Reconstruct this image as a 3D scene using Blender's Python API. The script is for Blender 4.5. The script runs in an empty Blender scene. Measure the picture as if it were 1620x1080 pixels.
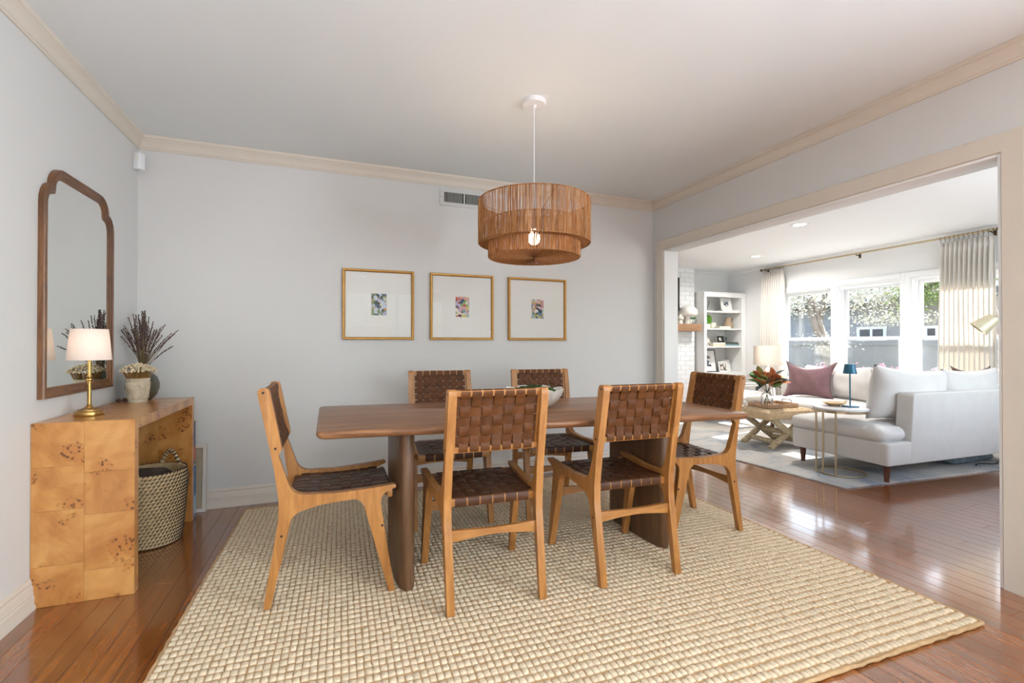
import bpy, bmesh, math, random
from mathutils import Vector, Matrix
rnd = random.Random(11)
S = bpy.context.scene
COL = S.collection
R = math.radians
PI = math.pi

# ------------------------------------------------------------------ camera, sky, sun, exposure
cam_d = bpy.data.cameras.new('camera')
cam_d.sensor_width = 36.0
cam_d.lens = 745.0 / 1620.0 * 36.0
cam_d.clip_start = 0.02
cam = bpy.data.objects.new('camera', cam_d)
COL.objects.link(cam)
cam.location = (0, 0, 1.10)
cam.rotation_euler = (R(90.37), 0, R(-20.87))
S.camera = cam

world = bpy.data.worlds.new('sky')
S.world = world
world.use_nodes = True
wn = world.node_tree
wn.nodes.clear()
sky = wn.nodes.new('ShaderNodeTexSky')
sky.sky_type = 'NISHITA'
sky.sun_disc = False
sky.sun_elevation = R(33)
sky.sun_rotation = R(97)
sky.air_density = 1.0
sky.dust_density = 2.5
bg = wn.nodes.new('ShaderNodeBackground')
bg.inputs['Strength'].default_value = 1.25
wo = wn.nodes.new('ShaderNodeOutputWorld')
wn.links.new(sky.outputs[0], bg.inputs[0])
wn.links.new(bg.outputs[0], wo.inputs[0])

def light(name, kind, loc, energy, color, target=None, **kw):
    d = bpy.data.lights.new(name, kind)
    d.energy = energy
    d.color = color
    for k, v in kw.items():
        setattr(d, k, v)
    o = bpy.data.objects.new(name, d)
    COL.objects.link(o)
    o.location = loc
    if target is not None:
        o.rotation_euler = (Vector(target) - Vector(loc)).to_track_quat('-Z', 'Y').to_euler()
    return o

# sun shines in through the living room windows, low from the right
sun = light('sunlight', 'SUN', (14, 3, 9), 40.0, (1.0, 0.98, 0.96), angle=R(0.6))
sun.rotation_euler = Vector((-1, -0.12, -0.64)).to_track_quat('-Z', 'Y').to_euler()
# fill light added behind the camera in an unseen front window
light('front_fill_light', 'AREA', (0.75, -2.42, 1.45), 5, (1.0, 0.97, 0.93), (0.75, 3, 1.75),
      shape='RECTANGLE', size=2.7, size_y=1.5)
# fill light at an added unseen door, aimed to brighten left wall and ceiling
light('door_fill_light', 'AREA', (2.80, -1.25, 1.10), 325, (0.76, 0.89, 1.0), (-1.2, -2.15, 3.0),
      shape='RECTANGLE', size=2.0, size_y=1.9)
# light added to brighten the living room, at an unseen end window
light('end_fill_light', 'AREA', (4.9, 0.62, 1.40), 48, (0.84, 0.93, 1.0), (4.9, 3.5, 3.9),
      shape='RECTANGLE', size=2.3, size_y=1.4)
# the sky seen through the three living room windows
for wy in (3.405, 4.385, 5.33):
    po = light('sky_portal', 'AREA', (7.16, wy, 1.265), 1, (1, 1, 1), (3, wy, 1.265), shape='RECTANGLE', size=0.85, size_y=1.41)
    po.data.cycles.is_portal = True

S.view_settings.view_transform = 'Standard'
S.view_settings.look = 'None'
S.view_settings.exposure = -0.2
S.view_settings.gamma = 1.0
S.view_settings.use_curve_mapping = False

# ------------------------------------------------------------------ node helpers
def lin(c):
    return tuple(((x / 255.0) / 12.92 if x <= 10 else (((x / 255.0) + 0.055) / 1.055) ** 2.4) for x in c) + (1.0,)

class NT:
    def __init__(s, name):
        s.m = bpy.data.materials.new(name)
        s.m.use_nodes = True
        s.t = s.m.node_tree
        s.b = s.t.nodes['Principled BSDF']
        s.out = s.t.nodes['Material Output']
    def n(s, typ, **kw):
        nd = s.t.nodes.new('ShaderNode' + typ)
        for k, v in kw.items():
            if hasattr(nd, k) and not k[0].isupper():
                setattr(nd, k, v)
            else:
                nd.inputs[k.replace('_', ' ')].default_value = v
        return nd
    def l(s, a, b):
        s.t.links.new(a, b)
    def set(s, **kw):
        for k, v in kw.items():
            s.b.inputs[k.replace('_', ' ')].default_value = v
    def coords(s, scale=(1, 1, 1), rot=(0, 0, 0), per_object=False):
        tc = s.n('TexCoord')
        mp = s.n('Mapping')
        mp.inputs['Scale'].default_value = scale
        mp.inputs['Rotation'].default_value = rot
        if per_object:
            oi = s.n('ObjectInfo')
            mul = s.n('VectorMath', operation='MULTIPLY_ADD')
            s.l(oi.outputs['Random'], mul.inputs[0])
            mul.inputs[1].default_value = (17.3, 31.7, 23.9)
            s.l(tc.outputs['Object'], mul.inputs[2])
            s.l(mul.outputs[0], mp.inputs['Vector'])
        else:
            s.l(tc.outputs['Object'], mp.inputs['Vector'])
        return mp.outputs[0]
    def noise(s, vec, scale=5, detail=4, rough=0.55, dist=0.0):
        nd = s.n('TexNoise')
        nd.inputs['Scale'].default_value = scale
        nd.inputs['Detail'].default_value = detail
        nd.inputs['Roughness'].default_value = rough
        nd.inputs['Distortion'].default_value = dist
        if vec is not None:
            s.l(vec, nd.inputs['Vector'])
        return nd.outputs['Fac']
    def ramp(s, fac, stops):
        r = s.n('ValToRGB')
        el = r.color_ramp.elements
        while len(el) < len(stops):
            el.new(0.5)
        for e, (p, c) in zip(el, stops):
            e.position = p
            e.color = c if len(c) == 4 else tuple(c) + (1.0,)
        s.l(fac, r.inputs['Fac'])
        return r.outputs['Color']
    def mix(s, fac, a, b, mode='MIX'):
        m = s.n('Mix', data_type='RGBA', blend_type=mode)
        for sock, v in ((m.inputs['Factor'], fac), (m.inputs['A'] if False else m.inputs[6], a), (m.inputs[7], b)):
            if hasattr(v, 'is_output'):
                s.l(v, sock)
            else:
                sock.default_value = v
        return m.outputs[2]
    def bump(s, h, strength=0.2, dist=0.01):
        b = s.n('Bump')
        b.inputs['Strength'].default_value = strength
        b.inputs['Distance'].default_value = dist
        s.l(h, b.inputs['Height'])
        s.l(b.outputs[0], s.b.inputs['Normal'])
    def color(s, c):
        s.l(c, s.b.inputs['Base Color'])

M = {}
def plain(key, rgb, rough=0.5, metal=0.0, var=0.06, vscale=6.0, bump=0.0, bscale=200.0, **kw):
    t = NT(key)
    c = lin(rgb)
    if var > 0:
        f = t.noise(t.coords(), vscale, 3)
        a = tuple(x * (1 - var) for x in c[:3]) + (1,)
        b = tuple(min(1, x * (1 + var)) for x in c[:3]) + (1,)
        t.color(t.ramp(f, [(0.3, a), (0.7, b)]))
    else:
        t.set(Base_Color=c)
    t.set(Roughness=rough, Metallic=metal)
    if kw:
        t.set(**kw)
    if bump > 0:
        t.bump(t.noise(t.coords(), bscale, 2), bump, 0.003)
    M[key] = t.m
    return t.m

def wood(key, dark, light_, stretch=(1, 1, 1), scale=9, rough=0.4, per_object=True, fine=0.35, coat=0.0):
    """long grained timber: the axis with the small stretch value runs along the grain"""
    t = NT(key)
    v = t.coords(stretch, per_object=per_object)
    f1 = t.noise(v, scale, 6, 0.6, 0.6)
    f2 = t.noise(v, scale * 6, 3, 0.5, 0.2)
    c1 = t.ramp(f1, [(0.28, lin(dark)), (0.72, lin(light_))])
    c2 = t.ramp(f2, [(0.35, (0.55, 0.5, 0.46, 1)), (0.6, (1, 1, 1, 1))])
    t.color(t.mix(fine, c1, c2, 'MULTIPLY'))
    t.set(Roughness=rough)
    if coat:
        t.set(Coat_Weight=coat, Coat_Roughness=0.12)
    t.bump(f2, 0.05, 0.002)
    M[key] = t.m
    return t.m

# ------------------------------------------------------------------ mesh helpers
def obj(name, bm, mat, parent=None, loc=None, smooth=35, kind=None):
    me = bpy.data.meshes.new(name)
    if isinstance(bm, tuple):
        me.from_pydata(bm[0], [], bm[1])
    else:
        bmesh.ops.recalc_face_normals(bm, faces=bm.faces)
        bm.to_mesh(me)
        bm.free()
    if smooth:
        for p in me.polygons:
            p.use_smooth = True
        if smooth < 180:
            me.set_sharp_from_angle(angle=R(smooth))
    if mat is not None:
        for m in (mat if isinstance(mat, (list, tuple)) else [mat]):
            me.materials.append(m)
    o = bpy.data.objects.new(name, me)
    COL.objects.link(o)
    if parent is not None:
        o.parent = parent
    if loc is not None:
        o.location = loc
    if kind:
        o['kind'] = kind
    return o

def tag(o, label=None, cat=None, group=None, kind=None):
    if label: o['label'] = label
    if cat: o['category'] = cat
    if group: o['group'] = group
    if kind: o['kind'] = kind
    return o

def thing(name, label, cat, loc=(0, 0, 0), rotz=0.0, group=None):
    o = bpy.data.objects.new(name, None)
    o.empty_display_size = 0.1
    COL.objects.link(o)
    o.location = loc
    o.rotation_euler = (0, 0, rotz)
    return tag(o, label, cat, group)

def struct(name, bm, mat, parent=None, smooth=30, label=None):
    o = obj(name, bm, mat, parent, smooth=smooth)
    if parent is None:
        o['kind'] = 'structure'
    if label: o['label'] = label
    return o

def inst(src, parent=None, loc=None, rot=None, scale=None):
    o = src.copy()
    COL.objects.link(o)
    if parent is not None: o.parent = parent
    if loc is not None: o.location = loc
    if rot is not None: o.rotation_euler = rot
    if scale is not None: o.scale = scale
    return o

def dup(root, loc, rotz, label, group=None):
    r = root.copy()
    COL.objects.link(r)
    r.location = loc
    r.rotation_euler = (0, 0, rotz)
    r['label'] = label
    if group: r['group'] = group
    for ch in list(root.children):
        c = ch.copy()
        COL.objects.link(c)
        c.parent = r
        for g in list(ch.children):
            d = g.copy()
            COL.objects.link(d)
            d.parent = c
    return r

def NB():
    return bmesh.new()

def bx(bm, x0, x1, y0, y1, z0, z1, bev=0.0, seg=2, mat=None):
    vs = [bm.verts.new((x, y, z)) for x in (x0, x1) for y in (y0, y1) for z in (z0, z1)]
    F = [(0, 1, 3, 2), (4, 6, 7, 5), (0, 4, 5, 1), (2, 3, 7, 6), (0, 2, 6, 4), (1, 5, 7, 3)]
    fs = [bm.faces.new([vs[i] for i in f]) for f in F]
    if mat is not None:
        for v in vs: v.co = mat @ v.co
    if bev > 0:
        es = list({e for f in fs for e in f.edges})
        bmesh.ops.bevel(bm, geom=es, offset=bev, offset_type='OFFSET', segments=seg, profile=0.5, affect='EDGES', clamp_overlap=True)
    return bm

def box(x0, x1, y0, y1, z0, z1, bev=0.0, seg=2, mat=None):
    return bx(NB(), x0, x1, y0, y1, z0, z1, bev, seg, mat)

def rounded(pts, n=5):
    """pts: (x, y, r) -> polygon with filleted corners"""
    out = []
    N = len(pts)
    for i in range(N):
        p = Vector(pts[i][:2]); r = pts[i][2] if len(pts[i]) > 2 else 0
        if r <= 0:
            out.append(tuple(p)); continue
        a = (Vector(pts[i - 1][:2]) - p); b = (Vector(pts[(i + 1) % N][:2]) - p)
        la, lb = a.length, b.length
        a.normalize(); b.normalize()
        ang = a.angle(b)
        t = min(r / math.tan(ang / 2), la * 0.48, lb * 0.48)
        rr = t * math.tan(ang / 2)
        p1 = p + a * t; p2 = p + b * t
        c = p + (a + b).normalized() * (rr / math.sin(ang / 2))
        v1 = p1 - c; v2 = p2 - c
        a1 = math.atan2(v1.y, v1.x); a2 = math.atan2(v2.y, v2.x)
        d = (a2 - a1 + PI) % (2 * PI) - PI
        for k in range(n + 1):
            an = a1 + d * k / n
            out.append((c.x + rr * math.cos(an), c.y + rr * math.sin(an)))
    return out

def prism(bm, poly, t0, t1, fn, bev=0.0, seg=2):
    """extrude a 2d polygon; fn(u, v, w) -> xyz with w from t0 to t1"""
    A = [bm.verts.new(fn(u, v, t0)) for u, v in poly]
    B = [bm.verts.new(fn(u, v, t1)) for u, v in poly]
    n = len(poly)
    fa = bm.faces.new(A); fb = bm.faces.new(B[::-1])
    for i in range(n):
        bm.faces.new([A[i], B[i], B[(i + 1) % n], A[(i + 1) % n]])
    if bev > 0:
        es = list(fa.edges) + list(fb.edges)
        bmesh.ops.bevel(bm, geom=es, offset=bev, offset_type='OFFSET', segments=seg, profile=0.5, affect='EDGES', clamp_overlap=True)
    return bm

def lathe(bm, prof, n=32, c=(0, 0, 0), mat=None, wob=None):
    """profile of (r, z); r = 0 closes with a pole"""
    rings = []
    for r, z in prof:
        if r < 1e-6:
            rings.append([bm.verts.new((c[0], c[1], c[2] + z))])
        else:
            ring = []
            for k in range(n):
                a = 2 * PI * k / n
                rr = r * (wob(a, z) if wob else 1.0)
                ring.append(bm.verts.new((c[0] + rr * math.cos(a), c[1] + rr * math.sin(a), c[2] + z)))
            rings.append(ring)
    if mat is not None:
        for rg in rings:
            for v in rg: v.co = mat @ v.co
    for a, b in zip(rings, rings[1:]):
        if len(a) == 1 and len(b) == 1: continue
        for k in range(n):
            k2 = (k + 1) % n
            if len(a) == 1: bm.faces.new([a[0], b[k], b[k2]])
            elif len(b) == 1: bm.faces.new([a[k], b[0], a[k2]])
            else: bm.faces.new([a[k], b[k], b[k2], a[k2]])
    return bm

def frame_at(t):
    t = t.normalized()
    up = Vector((0, 0, 1)) if abs(t.z) < 0.9 else Vector((1, 0, 0))
    s = t.cross(up).normalized()
    return s, s.cross(t).normalized()

def tube(bm, pts, r, n=8, closed=False, cap=True):
    pts = [Vector(p) for p in pts]
    N = len(pts)
    rs = r if isinstance(r, (list, tuple)) else [r] * N
    rings = []
    prev = None
    for i in range(N):
        if closed: t = pts[(i + 1) % N] - pts[i - 1]
        else: t = pts[min(i + 1, N - 1)] - pts[max(i - 1, 0)]
        if prev is None:
            s, u = frame_at(t)
        else:
            t = t.normalized()
            s = (prev - t * prev.dot(t)).normalized()
            u = s.cross(t).normalized()
        prev = s
        rings.append([bm.verts.new(pts[i] + (s * math.cos(2 * PI * k / n) + u * math.sin(2 * PI * k / n)) * rs[i]) for k in range(n)])
    pairs = list(zip(rings, rings[1:])) + ([(rings[-1], rings[0])] if closed else [])
    for a, b in pairs:
        for k in range(n):
            bm.faces.new([a[k], b[k], b[(k + 1) % n], a[(k + 1) % n]])
    if cap and not closed:
        bm.faces.new(rings[0][::-1]); bm.faces.new(rings[-1])
    return bm

def sweep(bm, path, prof, normal, closed=False, prof_closed=True):
    """mitred sweep of prof (a across the path in its plane, b along normal)"""
    path = [Vector(p) for p in path]
    nrm = Vector(normal).normalized()
    N = len(path)
    rings = []
    for i in range(N):
        if closed:
            d0 = (path[i] - path[i - 1]).normalized(); d1 = (path[(i + 1) % N] - path[i]).normalized()
        else:
            d0 = (path[i] - path[i - 1]).normalized() if i else None
            d1 = (path[i + 1] - path[i]).normalized() if i < N - 1 else None
            if d0 is None: d0 = d1
            if d1 is None: d1 = d0
        s0 = d0.cross(nrm).normalized(); s1 = d1.cross(nrm).normalized()
        m = (s0 + s1)
        m = m.normalized() / max(0.3, m.normalized().dot(s0))
        rings.append([bm.verts.new(path[i] + m * a + nrm * b) for a, b in prof])
    n = len(prof)
    pairs = list(zip(rings, rings[1:])) + ([(rings[-1], rings[0])] if closed else [])
    rng = range(n) if prof_closed else range(n - 1)
    for a, b in pairs:
        for k in rng:
            bm.faces.new([a[k], b[k], b[(k + 1) % n], a[(k + 1) % n]])
    if not closed and prof_closed:
        bm.faces.new(rings[0][::-1]); bm.faces.new(rings[-1])
    return bm

def ribbon(bm, pts, width, thick, wdir, closed=False):
    """flat strap: path pts, width along wdir, thickness across"""
    pts = [Vector(p) for p in pts]
    w = Vector(wdir).normalized()
    N = len(pts)
    rings = []
    for i in range(N):
        if closed: t = pts[(i + 1) % N] - pts[i - 1]
        else: t = pts[min(i + 1, N - 1)] - pts[max(i - 1, 0)]
        nn = t.cross(w).normalized()
        rings.append([bm.verts.new(pts[i] + w * a * width / 2 + nn * b * thick / 2) for a, b in ((-1, -1), (1, -1), (1, 1), (-1, 1))])
    pairs = list(zip(rings, rings[1:])) + ([(rings[-1], rings[0])] if closed else [])
    for a, b in pairs:
        for k in range(4):
            bm.faces.new([a[k], b[k], b[(k + 1) % 4], a[(k + 1) % 4]])
    if not closed:
        bm.faces.new(rings[0][::-1]); bm.faces.new(rings[-1])
    return bm

def pillow(bm, w, h, t, n=18, ears=0.10, mat=None):
    """knife edge throw cushion in the xz plane, thickness along y"""
    front, back = {}, {}
    for i in range(n + 1):
        for j in range(n + 1):
            u = -1 + 2 * i / n; v = -1 + 2 * j / n
            x = u * (1 - ears * (1 - v * v) * abs(u)) * w / 2
            z = v * (1 - ears * (1 - u * u) * abs(v)) * h / 2
            k = max(0.0, (1 - u * u) * (1 - v * v)) ** 0.42
            y = t / 2 * k + 0.004 * math.sin(9 * u + 5 * v) * k
            front[i, j] = bm.verts.new((x, -y, z))
            back[i, j] = front[i, j] if (i in (0, n) or j in (0, n)) else bm.verts.new((x, y, z))
    for i in range(n):
        for j in range(n):
            bm.faces.new([front[i, j], front[i + 1, j], front[i + 1, j + 1], front[i, j + 1]])
            f = [back[i, j], back[i, j + 1], back[i + 1, j + 1], back[i + 1, j]]
            try: bm.faces.new(f)
            except ValueError: pass
    if mat is not None:
        for v in bm.verts: v.co = mat @ v.co
    return bm

def soft_box(bm, x0, x1, y0, y1, z0, z1, r=0.05, crown=0.02, n=10, sag=0.0, lump=0.0, seed=0):
    """rounded upholstery block with a crowned top and faces"""
    c = Vector(((x0 + x1) / 2, (y0 + y1) / 2, (z0 + z1) / 2))
    hx, hy, hz = (x1 - x0) / 2, (y1 - y0) / 2, (z1 - z0) / 2
    r = min(r, hx, hy, hz)
    t = bmesh.new()
    bmesh.ops.create_cube(t, size=2.0)
    bmesh.ops.subdivide_edges(t, edges=t.edges[:], cuts=n, use_grid_fill=True)
    out = {}
    rr = random.Random(seed)
    ph = [rr.uniform(0, 6) for _ in range(6)]
    def warp(u):  # denser points near the edges
        return math.copysign(1 - (1 - abs(u)) ** 1.6, u)
    for v in t.verts:
        u = Vector((warp(v.co.x), warp(v.co.y), warp(v.co.z)))
        p = Vector((u.x * hx, u.y * hy, u.z * hz))
        q = Vector((max(-hx + r, min(hx - r, p.x)), max(-hy + r, min(hy - r, p.y)), max(-hz + r, min(hz - r, p.z))))
        d = p - q
        if d.length > 1e-9:
            p = q + d.normalized() * r
        k = (1 - u.x ** 2) * (1 - u.y ** 2)
        kz = (1 - u.z ** 2)
        p.z += math.copysign(crown, u.z) * k * abs(u.z)
        p.y += math.copysign(crown, u.y) * (1 - u.x ** 2) * kz * abs(u.y)
        p.x += math.copysign(crown, u.x) * (1 - u.y ** 2) * kz * abs(u.x) * 0.6
        p.z -= sag * (1 - u.x ** 2) * max(0, u.z)
        if lump:
            p.z += lump * math.sin(3.1 * p.x / max(hx, 0.01) + ph[0]) * math.sin(2.3 * u.y + ph[1]) * max(0, u.z)
            p.y += lump * math.sin(2.7 * u.x + ph[2]) * math.sin(2.9 * u.z + ph[3])
        out[v] = bm.verts.new(c + p)
    for f in t.faces:
        bm.faces.new([out[v] for v in f.verts])
    t.free()
    return bm

# ------------------------------------------------------------------ materials
plain('wall_paint', (211, 210, 208), 0.6, var=0.012, vscale=1.5, bump=0.06, bscale=130)
plain('living_paint_lit', (234, 235, 235), 0.6, var=0.008, vscale=1.5)  # whiter copy of the wall paint, brighter living room light put into its colour
plain('living_ceiling_lit', (240, 242, 243), 0.75, var=0.008, vscale=1.2)  # ceiling paint whitened the same way, room brightness painted in
plain('ceiling_paint', (228, 233, 234), 0.75, var=0.012, vscale=1.2, bump=0.10, bscale=110)
plain('trim_paint', (212, 203, 190), 0.42, var=0.01)
plain('white_trim', (232, 232, 230), 0.4, var=0.008)
plain('window_white', (238, 240, 242), 0.35, var=0.006)
plain('brick_white', (226, 228, 229), 0.6, var=0.03, vscale=30, bump=0.3, bscale=90)
plain('mortar', (206, 208, 208), 0.8, var=0.03)
plain('marble', (226, 222, 220), 0.25, var=0.04, vscale=9)
plain('brass', (176, 140, 84), 0.3, 1.0, var=0.05)
plain('pale_brass', (190, 172, 140), 0.32, 1.0, var=0.04)
plain('dark_brass', (96, 84, 62), 0.4, 0.9, var=0.08)
plain('gold_frame', (176, 130, 62), 0.38, 0.55, var=0.12, vscale=40)
plain('chrome', (200, 202, 205), 0.15, 1.0, var=0.0)
plain('black_metal', (24, 24, 26), 0.4, 0.6, var=0.0)
plain('dark_plug', (46, 28, 16), 0.6, var=0.0)
plain('mat_board', (226, 224, 219), 0.8, var=0.008)
plain('white_plastic', (226, 227, 230), 0.4, var=0.0)
plain('white_paper', (232, 232, 228), 0.7, var=0.01)
plain('lamp_cream', (206, 196, 168), 0.4, 0.35, var=0.03)
plain('vent_paint', (204, 204, 202), 0.5, var=0.0)
plain('black', (22, 22, 24), 0.5, var=0.0)
plain('teal_metal', (34, 96, 122), 0.35, 0.25, var=0.05)
plain('linen_white', (212, 208, 204), 0.85, var=0.02, vscale=14, bump=0.12, bscale=420, Sheen_Weight=0.25)
plain('linen_grey', (208, 204, 199), 0.9, var=0.03, vscale=10, bump=0.15, bscale=420, Sheen_Weight=0.2)
plain('mauve_velvet', (112, 80, 84), 0.8, var=0.18, vscale=8, Sheen_Weight=0.2)
plain('brown_velvet', (88, 58, 48), 0.75, var=0.12, Sheen_Weight=0.4)
plain('dark_blanket', (66, 54, 46), 0.9, var=0.15, vscale=14, bump=0.3, bscale=160)
plain('seagrass', (196, 170, 128), 0.75, var=0.18, vscale=34, bump=0.3, bscale=220)
plain('seagrass_dark', (54, 42, 32), 0.8, var=0.2, vscale=40)
plain('rug_base', (184, 152, 112), 0.95, var=0.12, vscale=40, bump=0.3, bscale=240)
plain('rug_tuft', (213, 195, 167), 0.95, var=0.10, vscale=55, bump=0.25, bscale=320)
plain('dark_vase', (76, 74, 62), 0.22, var=0.12, vscale=14, Coat_Weight=0.4)
plain('lavender_stem', (118, 98, 70), 0.85, var=0.15)
plain('lavender_bud', (88, 68, 68), 0.9, var=0.25, vscale=90)
plain('dry_flower', (216, 198, 164), 0.9, var=0.16, vscale=70)
plain('dry_stem', (150, 112, 62), 0.9, var=0.2, vscale=90)
plain('cone_brown', (88, 54, 32), 0.8, var=0.2, vscale=60)
plain('ceramic_white', (224, 220, 212), 0.28, var=0.02)
plain('ceramic_cream', (214, 208, 196), 0.25, var=0.03)
plain('stoneware', (164, 142, 116), 0.6, var=0.08, vscale=24)
plain('moss', (48, 78, 32), 0.9, var=0.35, vscale=60)
plain('leaf_green', (76, 128, 60), 0.5, var=0.25, vscale=24)
plain('leaf_rust', (184, 108, 62), 0.5, var=0.28, vscale=20)
plain('leaf_olive', (146, 148, 84), 0.5, var=0.2, vscale=20)
plain('leaf_grey', (78, 92, 92), 0.6, var=0.1)
plain('stem_green', (60, 66, 52), 0.6, var=0.1)
plain('topiary', (86, 140, 40), 0.8, var=0.3, vscale=50)
plain('walnut_leg', (92, 50, 32), 0.4, var=0.12, vscale=20)
plain('candle_wax', (232, 226, 208), 0.5, var=0.01)
plain('stucco_blue', (158, 154, 152), 0.9, var=0.05, vscale=3, bump=0.4, bscale=60)
plain('fence_grey', (122, 121, 120), 0.9, var=0.06, vscale=4)
plain('roof_grey', (92, 90, 92), 0.9, var=0.1)
plain('bark', (120, 108, 96), 0.9, var=0.2, vscale=14, bump=0.5, bscale=30)
plain('tree_leaf', (112, 128, 66), 0.6, var=0.35, vscale=5)
plain('tree_leaf_pale', (188, 184, 166), 0.5, var=0.25, vscale=5)
plain('petal_pink', (226, 150, 170), 0.6, var=0.15, vscale=20)
plain('lawn', (120, 116, 96), 0.95, var=0.2, vscale=4)
plain('book_teal', (96, 122, 118), 0.6, var=0.04)
plain('book_sand', (208, 196, 172), 0.6, var=0.04)
plain('book_dark', (56, 52, 48), 0.6, var=0.04)
plain('book_sky', (170, 190, 200), 0.6, var=0.04)
plain('page_block', (224, 218, 204), 0.8, var=0.04, vscale=90)
plain('woven_straw', (208, 182, 146), 0.8, var=0.15, vscale=34, bump=0.3, bscale=200)
plain('rattan_wrap', (186, 168, 138), 0.8, var=0.35, vscale=46, bump=0.5, bscale=120)
plain('tray_wood', (180, 146, 114), 0.55, var=0.12, vscale=14)
plain('dish_wood', (196, 160, 104), 0.4, var=0.12, vscale=20)
plain('quilt_blue', (130, 146, 156), 0.9, var=0.35, vscale=22)
t = NT('drum_jute')
f = t.noise(t.coords((70, 70, 3)), 2.0, 3, 0.6)
cc = t.ramp(f, [(0.30, lin((128, 80, 40))), (0.5, lin((182, 128, 78))), (0.70, lin((222, 178, 128)))])
t.color(cc)
t.set(Roughness=0.85)
tl_n = t.n('BsdfTranslucent'); t.l(cc, tl_n.inputs['Color'])
mxs = t.n('MixShader'); mxs.inputs[0].default_value = 0.35
t.l(t.b.outputs[0], mxs.inputs[1]); t.l(tl_n.outputs[0], mxs.inputs[2]); t.l(mxs.outputs[0], t.out.inputs['Surface'])
M['drum_jute'] = t.m
plain('toy_yellow', (226, 196, 60), 0.5, var=0.0)
plain('frame_pale', (214, 206, 196), 0.6, var=0.02)
plain('canvas_beige', (172, 158, 134), 0.9, var=0.08, vscale=18)

wood('ash', (150, 96, 46), (192, 136, 74), (9, 9, 0.9), 4.0, 0.38, fine=0.22)
wood('ash_x', (150, 96, 46), (192, 136, 74), (0.9, 9, 9), 4.0, 0.38, fine=0.22)
wood('ash_y', (150, 96, 46), (192, 136, 74), (9, 0.9, 9), 4.0, 0.38, fine=0.22)
wood('walnut_top', (104, 66, 40), (170, 120, 80), (0.8, 11, 11), 2.6, 0.38, fine=0.35, coat=0.12)
wood('walnut_leg_z', (78, 54, 36), (124, 90, 62), (9, 9, 0.8), 3.0, 0.4, fine=0.35)
wood('mirror_wood', (84, 54, 32), (134, 92, 58), (8, 1.0, 1.0), 6.0, 0.42, fine=0.3)
wood('mantel_wood', (126, 94, 66), (170, 132, 100), (0.9, 8, 8), 4.0, 0.7, fine=0.4)

# oak floor boards: own tone per board
t = NT('oak_floor')
oi = t.n('ObjectInfo')
v = t.coords((13, 0.9, 13), per_object=True)
g1 = t.noise(v, 2.4, 6, 0.62, 1.4)
g2 = t.noise(v, 17, 3, 0.5)
c1 = t.ramp(g1, [(0.25, lin((94, 48, 16))), (0.5, lin((142, 80, 32))), (0.78, lin((170, 102, 46)))])
tone = t.ramp(oi.outputs['Random'], [(0.0, (0.78, 0.76, 0.74, 1)), (1.0, (1.12, 1.10, 1.08, 1))])
c2 = t.mix(1.0, c1, tone, 'MULTIPLY')
c3 = t.ramp(g2, [(0.3, (0.72, 0.68, 0.62, 1)), (0.6, (1, 1, 1, 1))])
t.color(t.mix(0.5, c2, c3, 'MULTIPLY'))
t.set(Roughness=0.22, Coat_Weight=1.0, Coat_Roughness=0.11, Coat_IOR=1.65, Specular_IOR_Level=0.7)
t.bump(t.noise(t.coords((3, 0.6, 3)), 6, 3), 0.035, 0.01)
M['oak_floor'] = t.m

# burl veneer with clusters of dark eyes, own figure per veneer sheet
t = NT('burl')
v = t.coords((1, 1, 1), per_object=True)
n1 = t.noise(v, 3.2, 6, 0.6, 1.6)
n2 = t.noise(v, 26, 4, 0.6, 0.8)
base = t.ramp(n1, [(0.25, lin((160, 100, 44))), (0.5, lin((192, 134, 70))), (0.78, lin((214, 164, 98)))])
wv = t.n('TexWave', wave_type='BANDS')
wv.inputs['Scale'].default_value = 3.5
wv.inputs['Distortion'].default_value = 11
wv.inputs['Detail'].default_value = 3
wv.inputs['Detail Scale'].default_value = 1.2
t.l(v, wv.inputs['Vector'])
fig = t.ramp(wv.outputs['Fac'], [(0.2, (0.88, 0.82, 0.74, 1)), (0.7, (1, 1, 1, 1))])
base = t.mix(0.6, base, fig, 'MULTIPLY')
dis = t.n('VectorMath', operation='MULTIPLY_ADD')
nn = t.n('TexNoise'); nn.inputs['Scale'].default_value = 22
t.l(v, nn.inputs['Vector'])
t.l(nn.outputs['Color'], dis.inputs[0]); dis.inputs[1].default_value = (0.03, 0.03, 0.03); t.l(v, dis.inputs[2])
vo = t.n('TexVoronoi'); vo.inputs['Scale'].default_value = 62
t.l(dis.outputs[0], vo.inputs['Vector'])
eye = t.ramp(vo.outputs['Distance'], [(0.20, (1, 1, 1, 1)), (0.50, (0, 0, 0, 1))])
msk = t.ramp(t.noise(v, 8.5, 2, 0.5), [(0.55, (0, 0, 0, 1)), (0.63, (1, 1, 1, 1))])
em = t.mix(1.0, eye, msk, 'MULTIPLY')
base = t.mix(t.mix(0.6, (0, 0, 0, 1), msk), base, lin((176, 110, 52)))
col = t.mix(em, base, lin((92, 50, 20)))
t.color(col)
t.set(Roughness=0.3, Coat_Weight=0.35, Coat_Roughness=0.15)
M['burl'] = t.m
t.m.node_tree.nodes  # keep

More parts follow.
